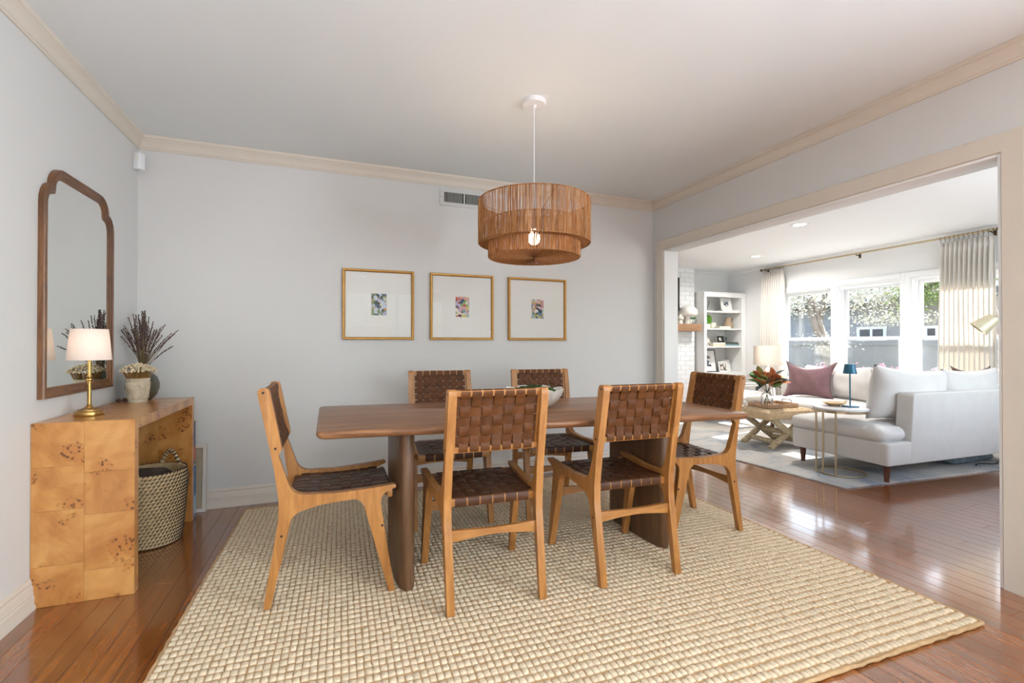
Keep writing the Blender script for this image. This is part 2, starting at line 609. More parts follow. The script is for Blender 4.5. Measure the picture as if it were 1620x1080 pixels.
# leather straps: tone shifts per strap
def leather(key, c, rough, var):
    t = NT(key)
    oi = t.n('ObjectInfo')
    f = t.noise(t.coords(per_object=True), 16, 4, 0.6)
    cc = lin(c)
    col = t.ramp(f, [(0.3, tuple(x * (1 - var) for x in cc[:3]) + (1,)), (0.7, tuple(min(1, x * (1 + var)) for x in cc[:3]) + (1,))])
    tone = t.ramp(oi.outputs['Random'], [(0, (0.93, 0.93, 0.93, 1)), (1, (1.07, 1.07, 1.07, 1))])
    t.color(t.mix(1.0, col, tone, 'MULTIPLY'))
    t.set(Roughness=rough, Specular_IOR_Level=0.28)
    t.bump(t.noise(t.coords(), 260, 2), 0.10, 0.002)
    M[key] = t.m
leather('leather_tan', (90, 51, 19), 0.55, 0.30)
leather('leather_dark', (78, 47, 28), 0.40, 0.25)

# window glass, clear drinking glass, mirror glass, picture glass
def glass(key, gloss_rough, fac, tint=(1, 1, 1, 1)):
    t = NT(key)
    tr = t.n('BsdfTransparent'); tr.inputs['Color'].default_value = tint
    gl = t.n('BsdfGlossy'); gl.inputs['Roughness'].default_value = gloss_rough
    fr = t.n('Fresnel'); fr.inputs['IOR'].default_value = 1.45
    mul = t.n('Math', operation='MULTIPLY'); mul.inputs[1].default_value = fac
    t.l(fr.outputs[0], mul.inputs[0])
    mx = t.n('MixShader')
    t.l(mul.outputs[0], mx.inputs[0]); t.l(tr.outputs[0], mx.inputs[1]); t.l(gl.outputs[0], mx.inputs[2])
    t.l(mx.outputs[0], t.out.inputs['Surface'])
    M[key] = t.m
glass('pane_glass', 0.0, 0.8, (0.97, 0.99, 0.985, 1))
glass('picture_glass', 0.02, 0.28)
glass('clear_glass', 0.0, 0.5, (0.98, 0.99, 0.985, 1))
t = NT('insect_screen')
tr = t.n('BsdfTransparent')
df = t.n('BsdfDiffuse'); df.inputs['Color'].default_value = lin((150, 152, 156))
mx = t.n('MixShader'); mx.inputs[0].default_value = 0.3
t.l(tr.outputs[0], mx.inputs[1]); t.l(df.outputs[0], mx.inputs[2]); t.l(mx.outputs[0], t.out.inputs['Surface'])
M['insect_screen'] = t.m
t = NT('mirror_glass')
t.set(Base_Color=(0.80, 0.82, 0.80, 1), Metallic=1.0, Roughness=0.02)
M['mirror_glass'] = t.m

# cloth that lets light through: curtains and lamp shades
def sheer(key, c, trans, bump=True):
    t = NT(key)
    d = t.n('BsdfDiffuse'); d.inputs['Color'].default_value = lin(c)
    tl = t.n('BsdfTranslucent'); tl.inputs['Color'].default_value = lin(c)
    mx = t.n('MixShader'); mx.inputs[0].default_value = trans
    t.l(d.outputs[0], mx.inputs[1]); t.l(tl.outputs[0], mx.inputs[2]); t.l(mx.outputs[0], t.out.inputs['Surface'])
    M[key] = t.m
sheer('curtain_linen', (248, 244, 238), 0.3)
sheer('shade_white', (240, 232, 226), 0.45)
sheer('shade_cream', (226, 216, 204), 0.2)

def glow(key, c, strength):
    t = NT(key)
    t.set(Base_Color=(0.8, 0.8, 0.8, 1), Emission_Color=lin(c), Emission_Strength=strength)
    M[key] = t.m
glow('lens_glow', (255, 246, 232), 9.0)
glow('bulb_glow', (255, 232, 205), 14.0)

# living room rug: pale with soft grey blue clouds
t = NT('cloud_rug')
f = t.noise(t.coords((1, 1, 1)), 1.3, 5, 0.65, 0.8)
f2 = t.noise(t.coords(), 60, 3, 0.6)
c1 = t.ramp(f, [(0.36, lin((138, 146, 156))), (0.5, lin((186, 182, 176))), (0.68, lin((204, 197, 186)))])
c2 = t.ramp(f2, [(0.3, (0.72, 0.74, 0.78, 1)), (0.6, (1, 1, 1, 1))])
t.color(t.mix(0.7, c1, c2, 'MULTIPLY'))
t.set(Roughness=0.95)
t.bump(f2, 0.4, 0.01)
M['cloud_rug'] = t.m

# aged stone of the planter
t = NT('aged_stone')
f = t.noise(t.coords(), 18, 6, 0.65, 0.5)
t.color(t.ramp(f, [(0.3, lin((158, 142, 112))), (0.5, lin((196, 184, 160))), (0.72, lin((216, 208, 190)))]))
t.set(Roughness=0.85)
t.bump(f, 0.35, 0.006)
M['aged_stone'] = t.m

# small plaid of the armchair
t = NT('plaid')
sx = t.n('SeparateXYZ'); t.l(t.coords(), sx.inputs[0])
def lines(o):
    m = t.n('Math', operation='FRACT'); mu = t.n('Math', operation='MULTIPLY'); mu.inputs[1].default_value = 16.0
    t.l(o, mu.inputs[0]); t.l(mu.outputs[0], m.inputs[0])
    gt = t.n('Math', operation='LESS_THAN'); gt.inputs[1].default_value = 0.18
    t.l(m.outputs[0], gt.inputs[0]); return gt.outputs[0]
mxm = t.n('Math', operation='MAXIMUM'); t.l(lines(sx.outputs[0]), mxm.inputs[0])
mx2 = t.n('Math', operation='MAXIMUM'); t.l(lines(sx.outputs[1]), mx2.inputs[0]); t.l(lines(sx.outputs[2]), mx2.inputs[1])
t.l(mx2.outputs[0], mxm.inputs[1])
t.color(t.mix(mxm.outputs[0], lin((224, 220, 212)), lin((168, 160, 150))))
t.set(Roughness=0.9)
M['plaid'] = t.m

# three small abstract prints: patches of paint from a distorted cell pattern
def painting(key, colours, seed, stretch=(1, 1, 1)):
    t = NT(key)
    tc = t.n('TexCoord'); mp = t.n('Mapping')
    mp.inputs['Location'].default_value = (seed, seed * 0.7, seed * 1.3)
    mp.inputs['Scale'].default_value = stretch
    t.l(tc.outputs['Object'], mp.inputs['Vector'])
    nz = t.n('TexNoise'); nz.inputs['Scale'].default_value = 22; nz.inputs['Detail'].default_value = 2
    t.l(mp.outputs[0], nz.inputs['Vector'])
    ma = t.n('VectorMath', operation='MULTIPLY_ADD'); ma.inputs[1].default_value = (0.05, 0.05, 0.05)
    t.l(nz.outputs['Color'], ma.inputs[0]); t.l(mp.outputs[0], ma.inputs[2])
    vo = t.n('TexVoronoi'); vo.inputs['Scale'].default_value = 44
    t.l(ma.outputs[0], vo.inputs['Vector'])
    sp = t.n('SeparateColor'); t.l(vo.outputs['Color'], sp.inputs[0])
    stops = [(i / len(colours), lin(c)) for i, c in enumerate(colours)]
    r = t.n('ValToRGB'); r.color_ramp.interpolation = 'CONSTANT'
    el = r.color_ramp.elements
    while len(el) < len(stops): el.new(0.5)
    for e, (p, c) in zip(el, stops): e.position = p; e.color = c
    t.l(sp.outputs[0], r.inputs[0])
    t.color(r.outputs[0])
    t.set(Roughness=0.6)
    M[key] = t.m
painting('print_meadow', [(176, 166, 196), (120, 132, 90), (188, 196, 210), (70, 84, 104), (150, 146, 92), (46, 66, 48), (206, 196, 170), (170, 120, 70), (30, 30, 40), (140, 150, 180)], 0.3)
painting('print_harbour', [(150, 160, 186), (206, 150, 150), (90, 150, 130), (180, 80, 50), (220, 210, 190), (120, 160, 80), (40, 60, 90), (176, 170, 200), (196, 190, 110), (90, 30, 60)], 2.1)
painting('print_garden', [(90, 130, 150), (206, 200, 196), (40, 50, 80), (196, 130, 140), (60, 90, 70), (220, 214, 206), (180, 160, 90), (24, 28, 50), (150, 180, 180), (206, 190, 180)], 4.4)
painting('print_mono', [(226, 226, 224), (60, 62, 66), (200, 200, 200), (120, 124, 130), (232, 232, 230), (90, 100, 116)], 7.7, (0.6, 0.6, 0.6))
painting('print_portrait', [(206, 196, 180), (90, 70, 60), (150, 110, 90), (60, 60, 66), (226, 220, 210)], 9.1, (0.6, 0.6, 0.6))
painting('print_photo', [(120, 140, 100), (200, 190, 180), (70, 80, 76), (170, 120, 120), (220, 216, 210)], 5.5)

# ------------------------------------------------------------------ room shell
XL, XR, XR2, YB = -1.173, 2.836, 2.981, 3.687
YF, XW, YL, ZC = -2.55, 7.0, 6.87, 2.445
OY0, OY1, OZ = 1.20, 3.535, 1.97

bm = NB()
bx(bm, XL - 0.15, XR2, YF - 0.15, YB + 0.14, ZC, ZC + 0.12)
bx(bm, XR2, 3.9, YF - 0.15, 0.5, ZC, ZC + 0.12)
struct('ceiling', bm, M['ceiling_paint'])
struct('ceiling_living', box(XR2 - 0.145 if False else XR2, XW + 0.2, 0.5, YL + 0.15, ZC, ZC + 0.12), M['living_ceiling_lit'])
struct('wall_left', box(XL - 0.15, XL, YF - 0.15, YB + 0.14, -0.012, ZC), M['wall_paint'])
struct('wall_back', box(XL, XR2, YB, YB + 0.14, -0.012, ZC), M['wall_paint'])
bm = NB()
bx(bm, XR, XR2, YF, -2.3, -0.012, ZC)
bx(bm, XR, XR2, -0.2, OY0, -0.012, ZC)
bx(bm, XR, XR2, -2.3, -0.2, 2.1, ZC)
bx(bm, XR, XR2, OY1, YB, -0.012, ZC)
bx(bm, XR, XR2, OY0, OY1, OZ, ZC)
struct('wall_right', bm, M['wall_paint'])
# front wall with an unseen wide window added for the fill light
bm = NB()
bx(bm, XL, -0.75, YF - 0.15, YF, -0.012, ZC)
bx(bm, 2.25, XR2, YF - 0.15, YF, -0.012, ZC)
bx(bm, -0.75, 2.25, YF - 0.15, YF, -0.012, 0.65)
bx(bm, -0.75, 2.25, YF - 0.15, YF, 2.2, ZC)
struct('wall_front', bm, M['wall_paint'])
bm = NB()
for x in (-0.75, 0.22, 1.22, 2.19): bx(bm, x, x + 0.06, YF - 0.10, YF - 0.03, 0.65, 2.2, 0.004)
for z in (0.65, 1.4, 2.14): bx(bm, -0.69, 2.19, YF - 0.095, YF - 0.035, z, z + 0.06, 0.004)
wf = struct('window_4', bm, M['window_white'])
for x0, x1 in ((-0.69, 0.22), (0.28, 1.22), (1.28, 2.19)):
    obj('pane', box(x0, x1, YF - 0.07, YF - 0.064, 0.71, 2.14), M['pane_glass'], wf)
# living room walls
struct('wall_far', box(XR2, XW + 0.15, YL, YL + 0.15, -0.012, ZC), M['living_paint_lit'])
struct('wall_living', box(XR2 - 0.145, XR2, YB + 0.14, YL, -0.012, ZC), M['living_paint_lit'])
WIN = [(2.95, 3.86), (3.96, 4.80), (4.88, 5.76)]
WZ0, WZ1 = 0.56, 1.97
bm = NB()
W5 = (3.7, 6.1)
ys = [0.5] + [y for w in WIN for y in w] + [YL]
for a, b in zip(ys[0::2], ys[1::2]): bx(bm, XW, XW + 0.15, a, b, -0.012, ZC)
for a, b in WIN:
    bx(bm, XW, XW + 0.15, a, b, -0.012, WZ0)
    bx(bm, XW, XW + 0.15, a, b, WZ1, ZC)
struct('wall_window', bm, M['living_paint_lit'])
bm = NB()
bx(bm, XR2, W5[0], 0.5, 0.6, -0.012, ZC); bx(bm, W5[1], XW, 0.5, 0.6, -0.012, ZC)
bx(bm, W5[0], W5[1], 0.5, 0.6, -0.012, 0.7); bx(bm, W5[0], W5[1], 0.5, 0.6, 2.1, ZC)
struct('wall_end', bm, M['living_paint_lit'])
bm = NB()
for y in (W5[0], 4.87, 6.04): bx(bm, y, y + 0.06, 0.52, 0.58, 0.7, 2.1, 0.004)
for z in (0.7, 1.37, 2.04): bx(bm, W5[0] + 0.06, W5[1] - 0.06, 0.525, 0.575, z, z + 0.06, 0.004)
w5 = struct('window_5', bm, M['window_white'])  # unseen window added to hold the living room fill light
obj('pane', box(W5[0] + 0.06, W5[1] - 0.06, 0.547, 0.553, 0.76, 2.04), M['pane_glass'], w5)
bm = NB()
for y in (-2.3, -1.29, -0.27): bx(bm, XR + 0.04, XR + 0.10, y, y + 0.07, 0, 2.1, 0.004)
for z in (0, 2.0): bx(bm, XR + 0.045, XR + 0.095, -2.23, -0.27, z, z + 0.10, 0.004)
d1 = struct('fill_door', bm, M['window_white'])  # unseen glazed door added around its fill light
for y0, y1 in ((-2.23, -1.29), (-1.22, -0.27)): obj('pane', box(XR + 0.066, XR + 0.072, y0, y1, 0.10, 2.0), M['pane_glass'], d1)

# dining crown moulding, baseboards
crown = [(0, -0.087), (0.008, -0.087), (0.009, -0.078), (0.014, -0.074), (0.018, -0.058), (0.027, -0.040), (0.036, -0.030),
         (0.036, -0.022), (0.042, -0.019), (0.045, -0.010), (0.045, 0.0), (0, 0.0)]
struct('trim_1', sweep(NB(), [(XL, YF, ZC), (XL, YB, ZC), (XR, YB, ZC), (XR, YF, ZC)], crown, (0, 0, 1)), M['trim_paint'], label='cream crown moulding around the dining room ceiling')
base = [(0, 0), (0.022, 0), (0.022, 0.012), (0.017, 0.022), (0.017, 0.055), (0.013, 0.060), (0.015, 0.066), (0.013, 0.072), (0.013, 0.092), (0.007, 0.104), (0.009, 0.112), (0.004, 0.126), (0, 0.128)]
struct('baseboard_left', sweep(NB(), [(XL, YF, 0), (XL, YB, 0)], base, (0, 0, 1)), M['trim_paint'])
struct('baseboard_back', sweep(NB(), [(XL, YB, 0), (XR, YB, 0)], base, (0, 0, 1)), M['trim_paint'])
struct('baseboard_right', sweep(NB(), [(XR, OY0 - 0.095, 0), (XR, -0.2, 0)], base, (0, 0, 1)), M['trim_paint'])
struct('baseboard_far', sweep(NB(), [(XR2, YL, 0), (XW, YL, 0)], base, (0, 0, 1)), M['white_trim'])
struct('baseboard_window', sweep(NB(), [(XW, YL, 0), (XW, 0.6, 0)], base, (0, 0, 1)), M['white_trim'])
# casing of the wide opening and its white jamb lining
cas = [(0, 0), (0.088, 0), (0.088, 0.016), (0.080, 0.020), (0.012, 0.014), (0.004, 0.014), (0, 0.010)]
struct('trim_2', sweep(NB(), [(XR, OY0, 0), (XR, OY0, OZ), (XR, OY1, OZ), (XR, OY1, 0)], cas, (-1, 0, 0)), M['trim_paint'], label='painted casing around the wide opening to the living room')
bm = NB()
bx(bm, XR - 0.004, XR2 + 0.004, OY1 - 0.014, OY1, 0, OZ, 0.002)
bx(bm, XR - 0.004, XR2 + 0.004, OY0, OY0 + 0.014, 0, OZ, 0.002)
bx(bm, XR - 0.004, XR2 + 0.004, OY0 + 0.014, OY1 - 0.014, OZ - 0.014, OZ, 0.002)
struct('trim_3', bm, M['white_trim'], label='white jamb lining of the wide opening')
cr2 = [(0, -0.05), (0.008, -0.05), (0.012, -0.04), (0.03, -0.018), (0.034, -0.008), (0.034, 0), (0, 0)]
struct('trim_4', sweep(NB(), [(XR2, YL, ZC), (XW, YL, ZC), (XW, 0.6, ZC)], cr2, (0, 0, 1)), M['white_trim'], label='slim white cornice of the living room')

# living room windows: each a frame with two sashes, panes and a half screen
for i, (a, b) in enumerate(WIN):
    bm = NB()
    c = 0.075 if i else 0.075
    # casing on the room face
    ga = 0.075 if i == 0 else (a - WIN[i - 1][1]) / 2
    gb_ = 0.075 if i == 2 else (WIN[i + 1][0] - b) / 2
    bx(bm, XW - 0.018, XW, a - ga, a, WZ0 - 0.02, WZ1 + 0.07, 0.004)
    bx(bm, XW - 0.018, XW, b, b + gb_, WZ0 - 0.02, WZ1 + 0.07, 0.004)
    bx(bm, XW - 0.022, XW, a, b, WZ1, WZ1 + 0.07, 0.004)
    # jamb lining in two steps
    for x0, x1, k in ((XW - 0.004, XW + 0.055, 0.022), (XW + 0.055, XW + 0.15, 0.036)):
        bx(bm, x0, x1, a, a + k, WZ0, WZ1, 0.002); bx(bm, x0, x1, b - k, b, WZ0, WZ1, 0.002)
        bx(bm, x0, x1, a + k, b - k, WZ1 - k, WZ1, 0.002); bx(bm, x0, x1, a + k, b - k, WZ0, WZ0 + k, 0.002)
    w = struct('window_%d' % (i + 1), bm, M['window_white'])
    obj('window_sill', box(XW - 0.045, XW + 0.055, a - min(0.05, ga), b + min(0.05, gb_), WZ0 - 0.03, WZ0, 0.006), M['window_white'], w)
    def sash(nm, x, z0, z1, k):
        bm = NB()
        y0, y1 = a + k, b - k
        s = 0.042
        bx(bm, x, x + 0.032, y0, y0 + s, z0, z1, 0.004); bx(bm, x, x + 0.032, y1 - s, y1, z0, z1, 0.004)
        bx(bm, x, x + 0.032, y0 + s, y1 - s, z0, z0 + s, 0.004); bx(bm, x, x + 0.032, y0 + s, y1 - s, z1 - s, z1, 0.004)
        so = obj(nm, bm, M['window_white'], w)
        obj('pane', box(x + 0.012, x + 0.017, y0 + s - 0.004, y1 - s + 0.004, z0 + s - 0.004, z1 - s + 0.004), M['pane_glass'], so)
    sash('upper_sash', XW + 0.098, 1.165, WZ1 - 0.037, 0.037)
    sash('lower_sash', XW + 0.062, WZ0 + 0.037, 1.21, 0.037)
    obj('insect_screen', box(XW + 0.142, XW + 0.1435, a + 0.037, b - 0.037, WZ0 + 0.037, 1.19), M['insect_screen'], w)
    if i == 1:
        obj('blind_rail', box(XW + 0.01, XW + 0.05, a + 0.023, b - 0.023, WZ1 - 0.06, WZ1 - 0.023, 0.006), M['window_white'], w)

# ------------------------------------------------------------------ floor of oak boards
floor = struct('floor', box(XL - 0.15, XW + 0.15, YF - 0.15, YL + 0.15, -0.10, -0.012), M['mortar'])
BW = 0.0832
plank_me = box(-BW / 2 + 0.0006, BW / 2 - 0.0006, 0, 1, -0.012, 0, 0.0)
es = [e for e in plank_me.edges if all(v.co.z > -0.001 for v in e.verts)]
bmesh.ops.bevel(plank_me, geom=es, offset=0.0011, segments=1, affect='EDGES')
pm = bpy.data.meshes.new('plank'); plank_me.to_mesh(pm); plank_me.free(); pm.materials.append(M['oak_floor'])
boards = []
x = XL + BW / 2
while x < XW:
    y = YF - rnd.uniform(0, 0.9)
    while y < YL:
        L = rnd.uniform(0.55, 1.7)
        y0, y1 = max(y, YF), min(y + L, YL)
        if y1 - y0 > 0.05: boards.append((x, y0, y1))
        y += L
    x += BW
import mathutils
ca, sa = math.cos(R(20.87)), math.sin(R(20.87))
def scr(x, y):
    w = x * sa + y * ca
    if w < 0.2: return None
    return 810 + 745 * (x * ca - y * sa) / w, 545 + 745 * 1.1 / w, w
def seen(b):
    x, y0, y1 = b
    if x < XR and y0 > YB: return False
    n = 0
    for k in range(7):
        yy = y0 + (y1 - y0) * k / 6
        s = scr(x, yy)
        if s is None or not (-20 < s[0] < 1640 and s[1] < 1100): continue
        if x > XR2 and (s[0] > 1592 or s[0] < 1066): continue
        if x < XR and yy > YB: continue
        if -0.50 < x < 2.30 and 1.16 < yy < 3.50: continue
        if 3.72 < x < 6.6 and 2.5 < yy < 5.2: continue
        n += 1
    return n > 0
vis = [b for b in boards if seen(b)]
vis.sort(key=lambda b: min((scr(b[0], b[1] + (b[2] - b[1]) * k / 4) or (0, 0, 99))[2] for k in range(5)))
vis = vis[:298]
vs = set(vis)
for b in vis:
    o = bpy.data.objects.new('plank', pm)
    COL.objects.link(o)
    o.parent = floor
    o.location = (b[0], b[1], rnd.uniform(-0.0003, 0.0))
    o.scale = (1, b[2] - b[1] - 0.0008, 1)
bm = NB()
for b in boards:
    if b not in vs: bx(bm, b[0] - BW / 2 + 0.0006, b[0] + BW / 2 - 0.0006, b[1], b[2] - 0.0008, -0.012, -0.0004)
obj('plank_field', bm, M['oak_floor'], floor, smooth=0, kind='stuff')

# ------------------------------------------------------------------ dining rug
RW, RD = 2.96, 2.42
RUGZ = 0.016
rug = thing('area_rug', 'large cream and tan chunky woven rug under the dining table', 'rug', (-0.575, 1.125, 0), R(-1.0))
obj('backing', box(0, RW, 0, RD, 0, 0.010, 0.003), M['rug_base'], rug)
V, F = [], []
px, py = 0.0246, 0.0358
nx, ny = int(RW / px), int(RD / py)
ox, oy = (RW - nx * px) / 2, (RD - ny * py) / 2
prof = [(-1, -1), (0, -1.12), (1, -1), (1.06, 0), (1, 1), (0, 1.12), (-1, 1), (-1.06, 0)]
for j in range(ny):
    for i in range(nx):
        cx = ox + (i + 0.5) * px + rnd.gauss(0, 0.0009)
        cy = oy + (j + 0.5) * py + rnd.gauss(0, 0.0014) + 0.004 * math.sin(i * 0.21) * 0.3
        hx = px * rnd.uniform(0.42, 0.475); hy = py * rnd.uniform(0.34, 0.41)
        h = rnd.uniform(0.0062, 0.0082); tl = rnd.gauss(0, 0.0012)
        b = len(V)
        for a, c in prof: V.append((cx + a * hx, cy + c * hy, 0.0085))
        for a, c in prof: V.append((cx + a * hx * 0.92, cy + c * hy * 0.90 + tl, 0.0085 + h * 0.62))
        for a, c in prof[0::2]: V.append((cx + a * hx * 0.55, cy + c * hy * 0.5 + tl, 0.0085 + h))
        for k in range(8): F.append((b + k, b + (k + 1) % 8, b + 8 + (k + 1) % 8, b + 8 + k))
        for k in range(4):
            p, q, r_ = b + 8 + 2 * k, b + 8 + 2 * k + 1, b + 8 + (2 * k + 2) % 8
            s_, t_ = b + 16 + k, b + 16 + (k + 1) % 4
            F.append((p, q, s_)); F.append((q, r_, t_)); F.append((q, t_, s_))
        F.append((b + 16, b + 17, b + 18, b + 19))
obj('woven_tufts', (V, F), M['rug_tuft'], rug, smooth=180, kind='stuff')
V, F = [], []
# braided edge cords
bm = NB()
for pts in ([(0, 0, .008), (RW, 0, .008)], [(0, RD, .008), (RW, RD, .008)]):
    n = 120
    tube(bm, [(pts[0][0] + (pts[1][0] - pts[0][0]) * k / n, pts[0][1] + 0.002 * math.sin(k * 1.7), 0.009 + 0.0012 * math.sin(k * 2.1)) for k in range(n + 1)], 0.0075, 6)
for X in (0, RW):
    n = 100
    tube(bm, [(X + 0.002 * math.sin(k * 1.9), RD * k / n, 0.009 + 0.0012 * math.sin(k * 2.3)) for k in range(n + 1)], 0.0075, 6)
obj('edge_cord', bm, M['rug_base'], rug, smooth=60)

# ------------------------------------------------------------------ dining table
table = thing('dining_table', 'long walnut dining table with rounded corners on two slab pedestals', 'table', (0.99, 2.40, RUGZ))
def tl_(x, y): return (x - 0.99, y - 2.40)
ZT = 0.745 - RUGZ
q = [(-0.062, 2.062), (2.036, 1.846), (2.058, 2.775), (-0.070, 2.928)]
poly = rounded([tl_(*p) + (0.035,) for p in q], 6)
bm = NB()
cxm = sum(p[0] for p in poly) / len(poly); cym = sum(p[1] for p in poly) / len(poly)
def inset(d):
    out = []
    n = len(poly)
    for i in range(n):
        a = Vector(poly[i - 1]); b = Vector(poly[i]); c = Vector(poly[(i + 1) % n])
        n1 = Vector(((b - a).y, -(b - a).x)); n2 = Vector(((c - b).y, -(c - b).x))
        if n1.length < 1e-9: n1 = n2
        if n2.length < 1e-9: n2 = n1
        nn = (n1.normalized() + n2.normalized()).normalized()
        out.append((b.x - nn.x * d, b.y - nn.y * d))
    return out
lay = [(0.030, ZT - 0.036), (0.010, ZT - 0.030), (0.001, ZT - 0.018), (0.0, ZT - 0.010), (0.003, ZT - 0.003), (0.009, ZT)]
rings = [[bm.verts.new((x, y, z)) for x, y in inset(d)] for d, z in lay]
for A, B in zip(rings, rings[1:]):
    n = len(A)
    for k in range(n): bm.faces.new([A[k], A[(k + 1) % n], B[(k + 1) % n], B[k]])
bm.faces.new(rings[0][::-1]); bm.faces.new(rings[-1])
obj('tabletop', bm, M['walnut_top'], table, smooth=50)
for cx, cy in ((0.314, 2.37), (1.664, 2.32)):
    bm = NB()
    n = 40
    poly2 = []
    for k in range(n):
        a = 2 * PI * k / n
        ca_, sa_ = math.cos(a), math.sin(a)
        poly2.append((math.copysign(abs(ca_) ** 0.75, ca_) * 0.045, math.copysign(abs(sa_) ** 0.62, sa_) * 0.265))
    prism(bm, poly2, 0, ZT - 0.034, lambda u, v, w: (u, v, w), 0.003, 2)
    obj('pedestal', bm, M['walnut_leg_z'], table, loc=tl_(cx, cy) + (0,))

# ------------------------------------------------------------------ dining chairs
def make_chair(label):
    t = thing('dining_chair', label, 'chair', group='woven leather dining chairs')
    P = [(-0.022, 0, .002), (0.006, 0, .002), (0.057, 0.25, .25), (0.084, 0.380, .055), (0.20, 0.409, .3), (0.35, 0.420, .05), (0.371, 0.385, .04),
         (0.475, 0, .002), (0.501, 0, .002), (0.462, 0.235, .3), (0.436, 0.425, .035), (0.490, 0.448, .02), (0.507, 0.454, .008), (0.504, 0.468, .008),
         (0.40, 0.459, .4), (0.26, 0.451, .5), (0.088, 0.458, .055), (0.031, 0.628, .014), (0.047, 0.648, .008), (0.000, 0.888, .3), (-0.006, 0.903, .012),
         (-0.040, 0.905, .014), (-0.046, 0.885, .1), (0.016, 0.575, .4), (0.035, 0.44, .12), (0.034, 0.36, .12)]
    prof = rounded(P, 5)
    TH = 0.032
    def side(s):
        return lambda u, v, w: (u, s * (0.200 + 0.054 * u / 0.49 * 0.55) + w, v)
    for s in (1, -1):
        obj('side_frame', prism(NB(), prof, -TH / 2, TH / 2, side(s), 0.005, 2), M['ash'], t, smooth=40)
    # back panel line, from the lower rail to the upper rail
    lo = Vector((0.031, 0, 0.652)); hi = Vector((-0.018, 0, 0.888))
    d = (hi - lo).normalized(); nrm = Vector((d.z, 0, -d.x))          # nrm faces the sitter
    IN = 0.200 - TH / 2 + 0.0015
    def local(p, u, v, w): return p + d * u + nrm * v + Vector((0, w, 0))
    for nm, p in (('back_rail', lo), ('back_rail', hi)):
        rp = rounded([(-0.014, -0.010, .004), (0.012, -0.010, .004), (0.012, 0.010, .004), (-0.014, 0.010, .004)], 3)
        obj(nm, prism(NB(), rp, -IN, IN, lambda u, v, w, p=p: local(p, u, v, w)), M['ash_y'], t)
    for s in (1, -1):
        bm = NB()
        rp = [(-0.0, -0.005), (0.238, -0.005), (0.238, 0.005), (0.0, 0.005)]
        prism(bm, rp, 0, 0.010, lambda u, v, w, s=s: lo + d * u + nrm * v + Vector((0, s * (IN - w - 0.001), 0)), 0.001, 1)
        obj('strap_fillet', bm, M['ash'], t)
    H = (hi - lo).length
    rows = [0.0355 + 0.0420 * k for k in range(5)]
    cols = [(k - 3) * 0.0470 for k in range(7)]
    A = 0.0042
    def wv_at(x, centers, ph):
        # over and under offset along a strap
        if x <= centers[0]: return ph * A * max(0.0, 1 - (centers[0] - x) / 0.022)
        if x >= centers[-1]: return ph * (-1) ** (len(centers) - 1) * A * max(0.0, 1 - (x - centers[-1]) / 0.022)
        for k in range(len(centers) - 1):
            if centers[k] <= x <= centers[k + 1]:
                f = (x - centers[k]) / (centers[k + 1] - centers[k])
                return ph * (-1) ** k * A * math.cos(PI * f) * (1 if abs(math.cos(PI * f)) < 0.8 else 1)
        return 0
    for c, y in enumerate(cols):
        ph = 1 if c % 2 == 0 else -1
        path = []
        N = 24
        for k in range(N + 1):
            u = 0.004 + (H - 0.008) * k / N
            path.append((u, wv_at(u, rows, ph) + 0.0014 + 0.0102 * min(1.0, max(0, (0.031 - min(u, H - u)) / 0.015))))
        for k in range(7):
            a = PI / 2 - PI * k / 6
            path.append((H + 0.0140 * math.cos(a), 0.0120 * math.sin(a)))
        for k in range(N + 1):
            u = 0.004 + (H - 0.008) * (1 - k / N)
            path.append((u, wv_at(u, rows, ph) - 0.0014 - 0.0102 * min(1.0, max(0, (0.031 - min(u, H - u)) / 0.015))))
        for k in range(7):
            a = -PI / 2 - PI * k / 6
            path.append((-0.0158 * abs(math.cos(a)), 0.0120 * math.sin(a)))
        bm = ribbon(NB(), [lo + d * u + nrm * v + Vector((0, y, 0)) for u, v in path], 0.0385, 0.0020, (0, 1, 0), closed=True)
        obj('back_strap', bm, M['leather_tan'], t, smooth=60)
    E0 = IN - 0.006
    for r_, u0 in enumerate(rows):
        ph = -1 if r_ % 2 == 0 else 1
        pts = []
        N = 56
        for k in range(N + 1):
            y = -E0 + 2 * E0 * k / N
            pts.append((y, wv_at(y, cols, ph)))
        bm = ribbon(NB(), [lo + d * u0 + nrm * v + Vector((0, y, 0)) for y, v in pts], 0.0375, 0.0040, d)
        obj('back_strap', bm, M['leather_tan'], t, smooth=60)
    # seat: rear and front rail, straps
    zr = 0.424
    def seat_y(x): return 0.200 + 0.054 * x / 0.49 * 0.55 - TH / 2 + 0.0015
    for nm, x in (('seat_rail', 0.080), ('seat_rail', 0.482)):
        w_ = seat_y(x)
        obj(nm, box(x - 0.012, x + 0.012, -w_, w_, zr - 0.020, zr + 0.014, 0.004), M['ash_y'], t)
    xs = [0.118 + 0.0455 * k for k in range(8)]
    ysx = [(k - 2.5) * 0.0560 for k in range(6)]
    A = 0.0046
    def zs(x):
        f = (x - 0.08) / 0.402
        return zr + 0.0165 - 0.010 * max(0, 4 * f * (1 - f))
    for c, y in enumerate(ysx):
        ph = 1 if c % 2 == 0 else -1
        path = []
        N = 34
        for k in range(N + 1):
            x = 0.074 + (0.488 - 0.074) * k / N
            path.append((x, zs(x) + wv_at(x, xs, ph)))
        for k in range(1, 5): path.append((0.488 + 0.0075 * math.sin(PI / 2 * k / 4) , zr + 0.0165 - 0.0075 * (1 - math.cos(PI / 2 * k / 4))))
        path += [(0.4955, zr - 0.012), (0.492, zr - 0.022), (0.470, zr - 0.022), (0.468, zr + 0.006)]
        for k in range(1, 9):
            x = 0.466 - (0.466 - 0.096) * k / 8
            path.append((x, zs(x) - 0.0085))
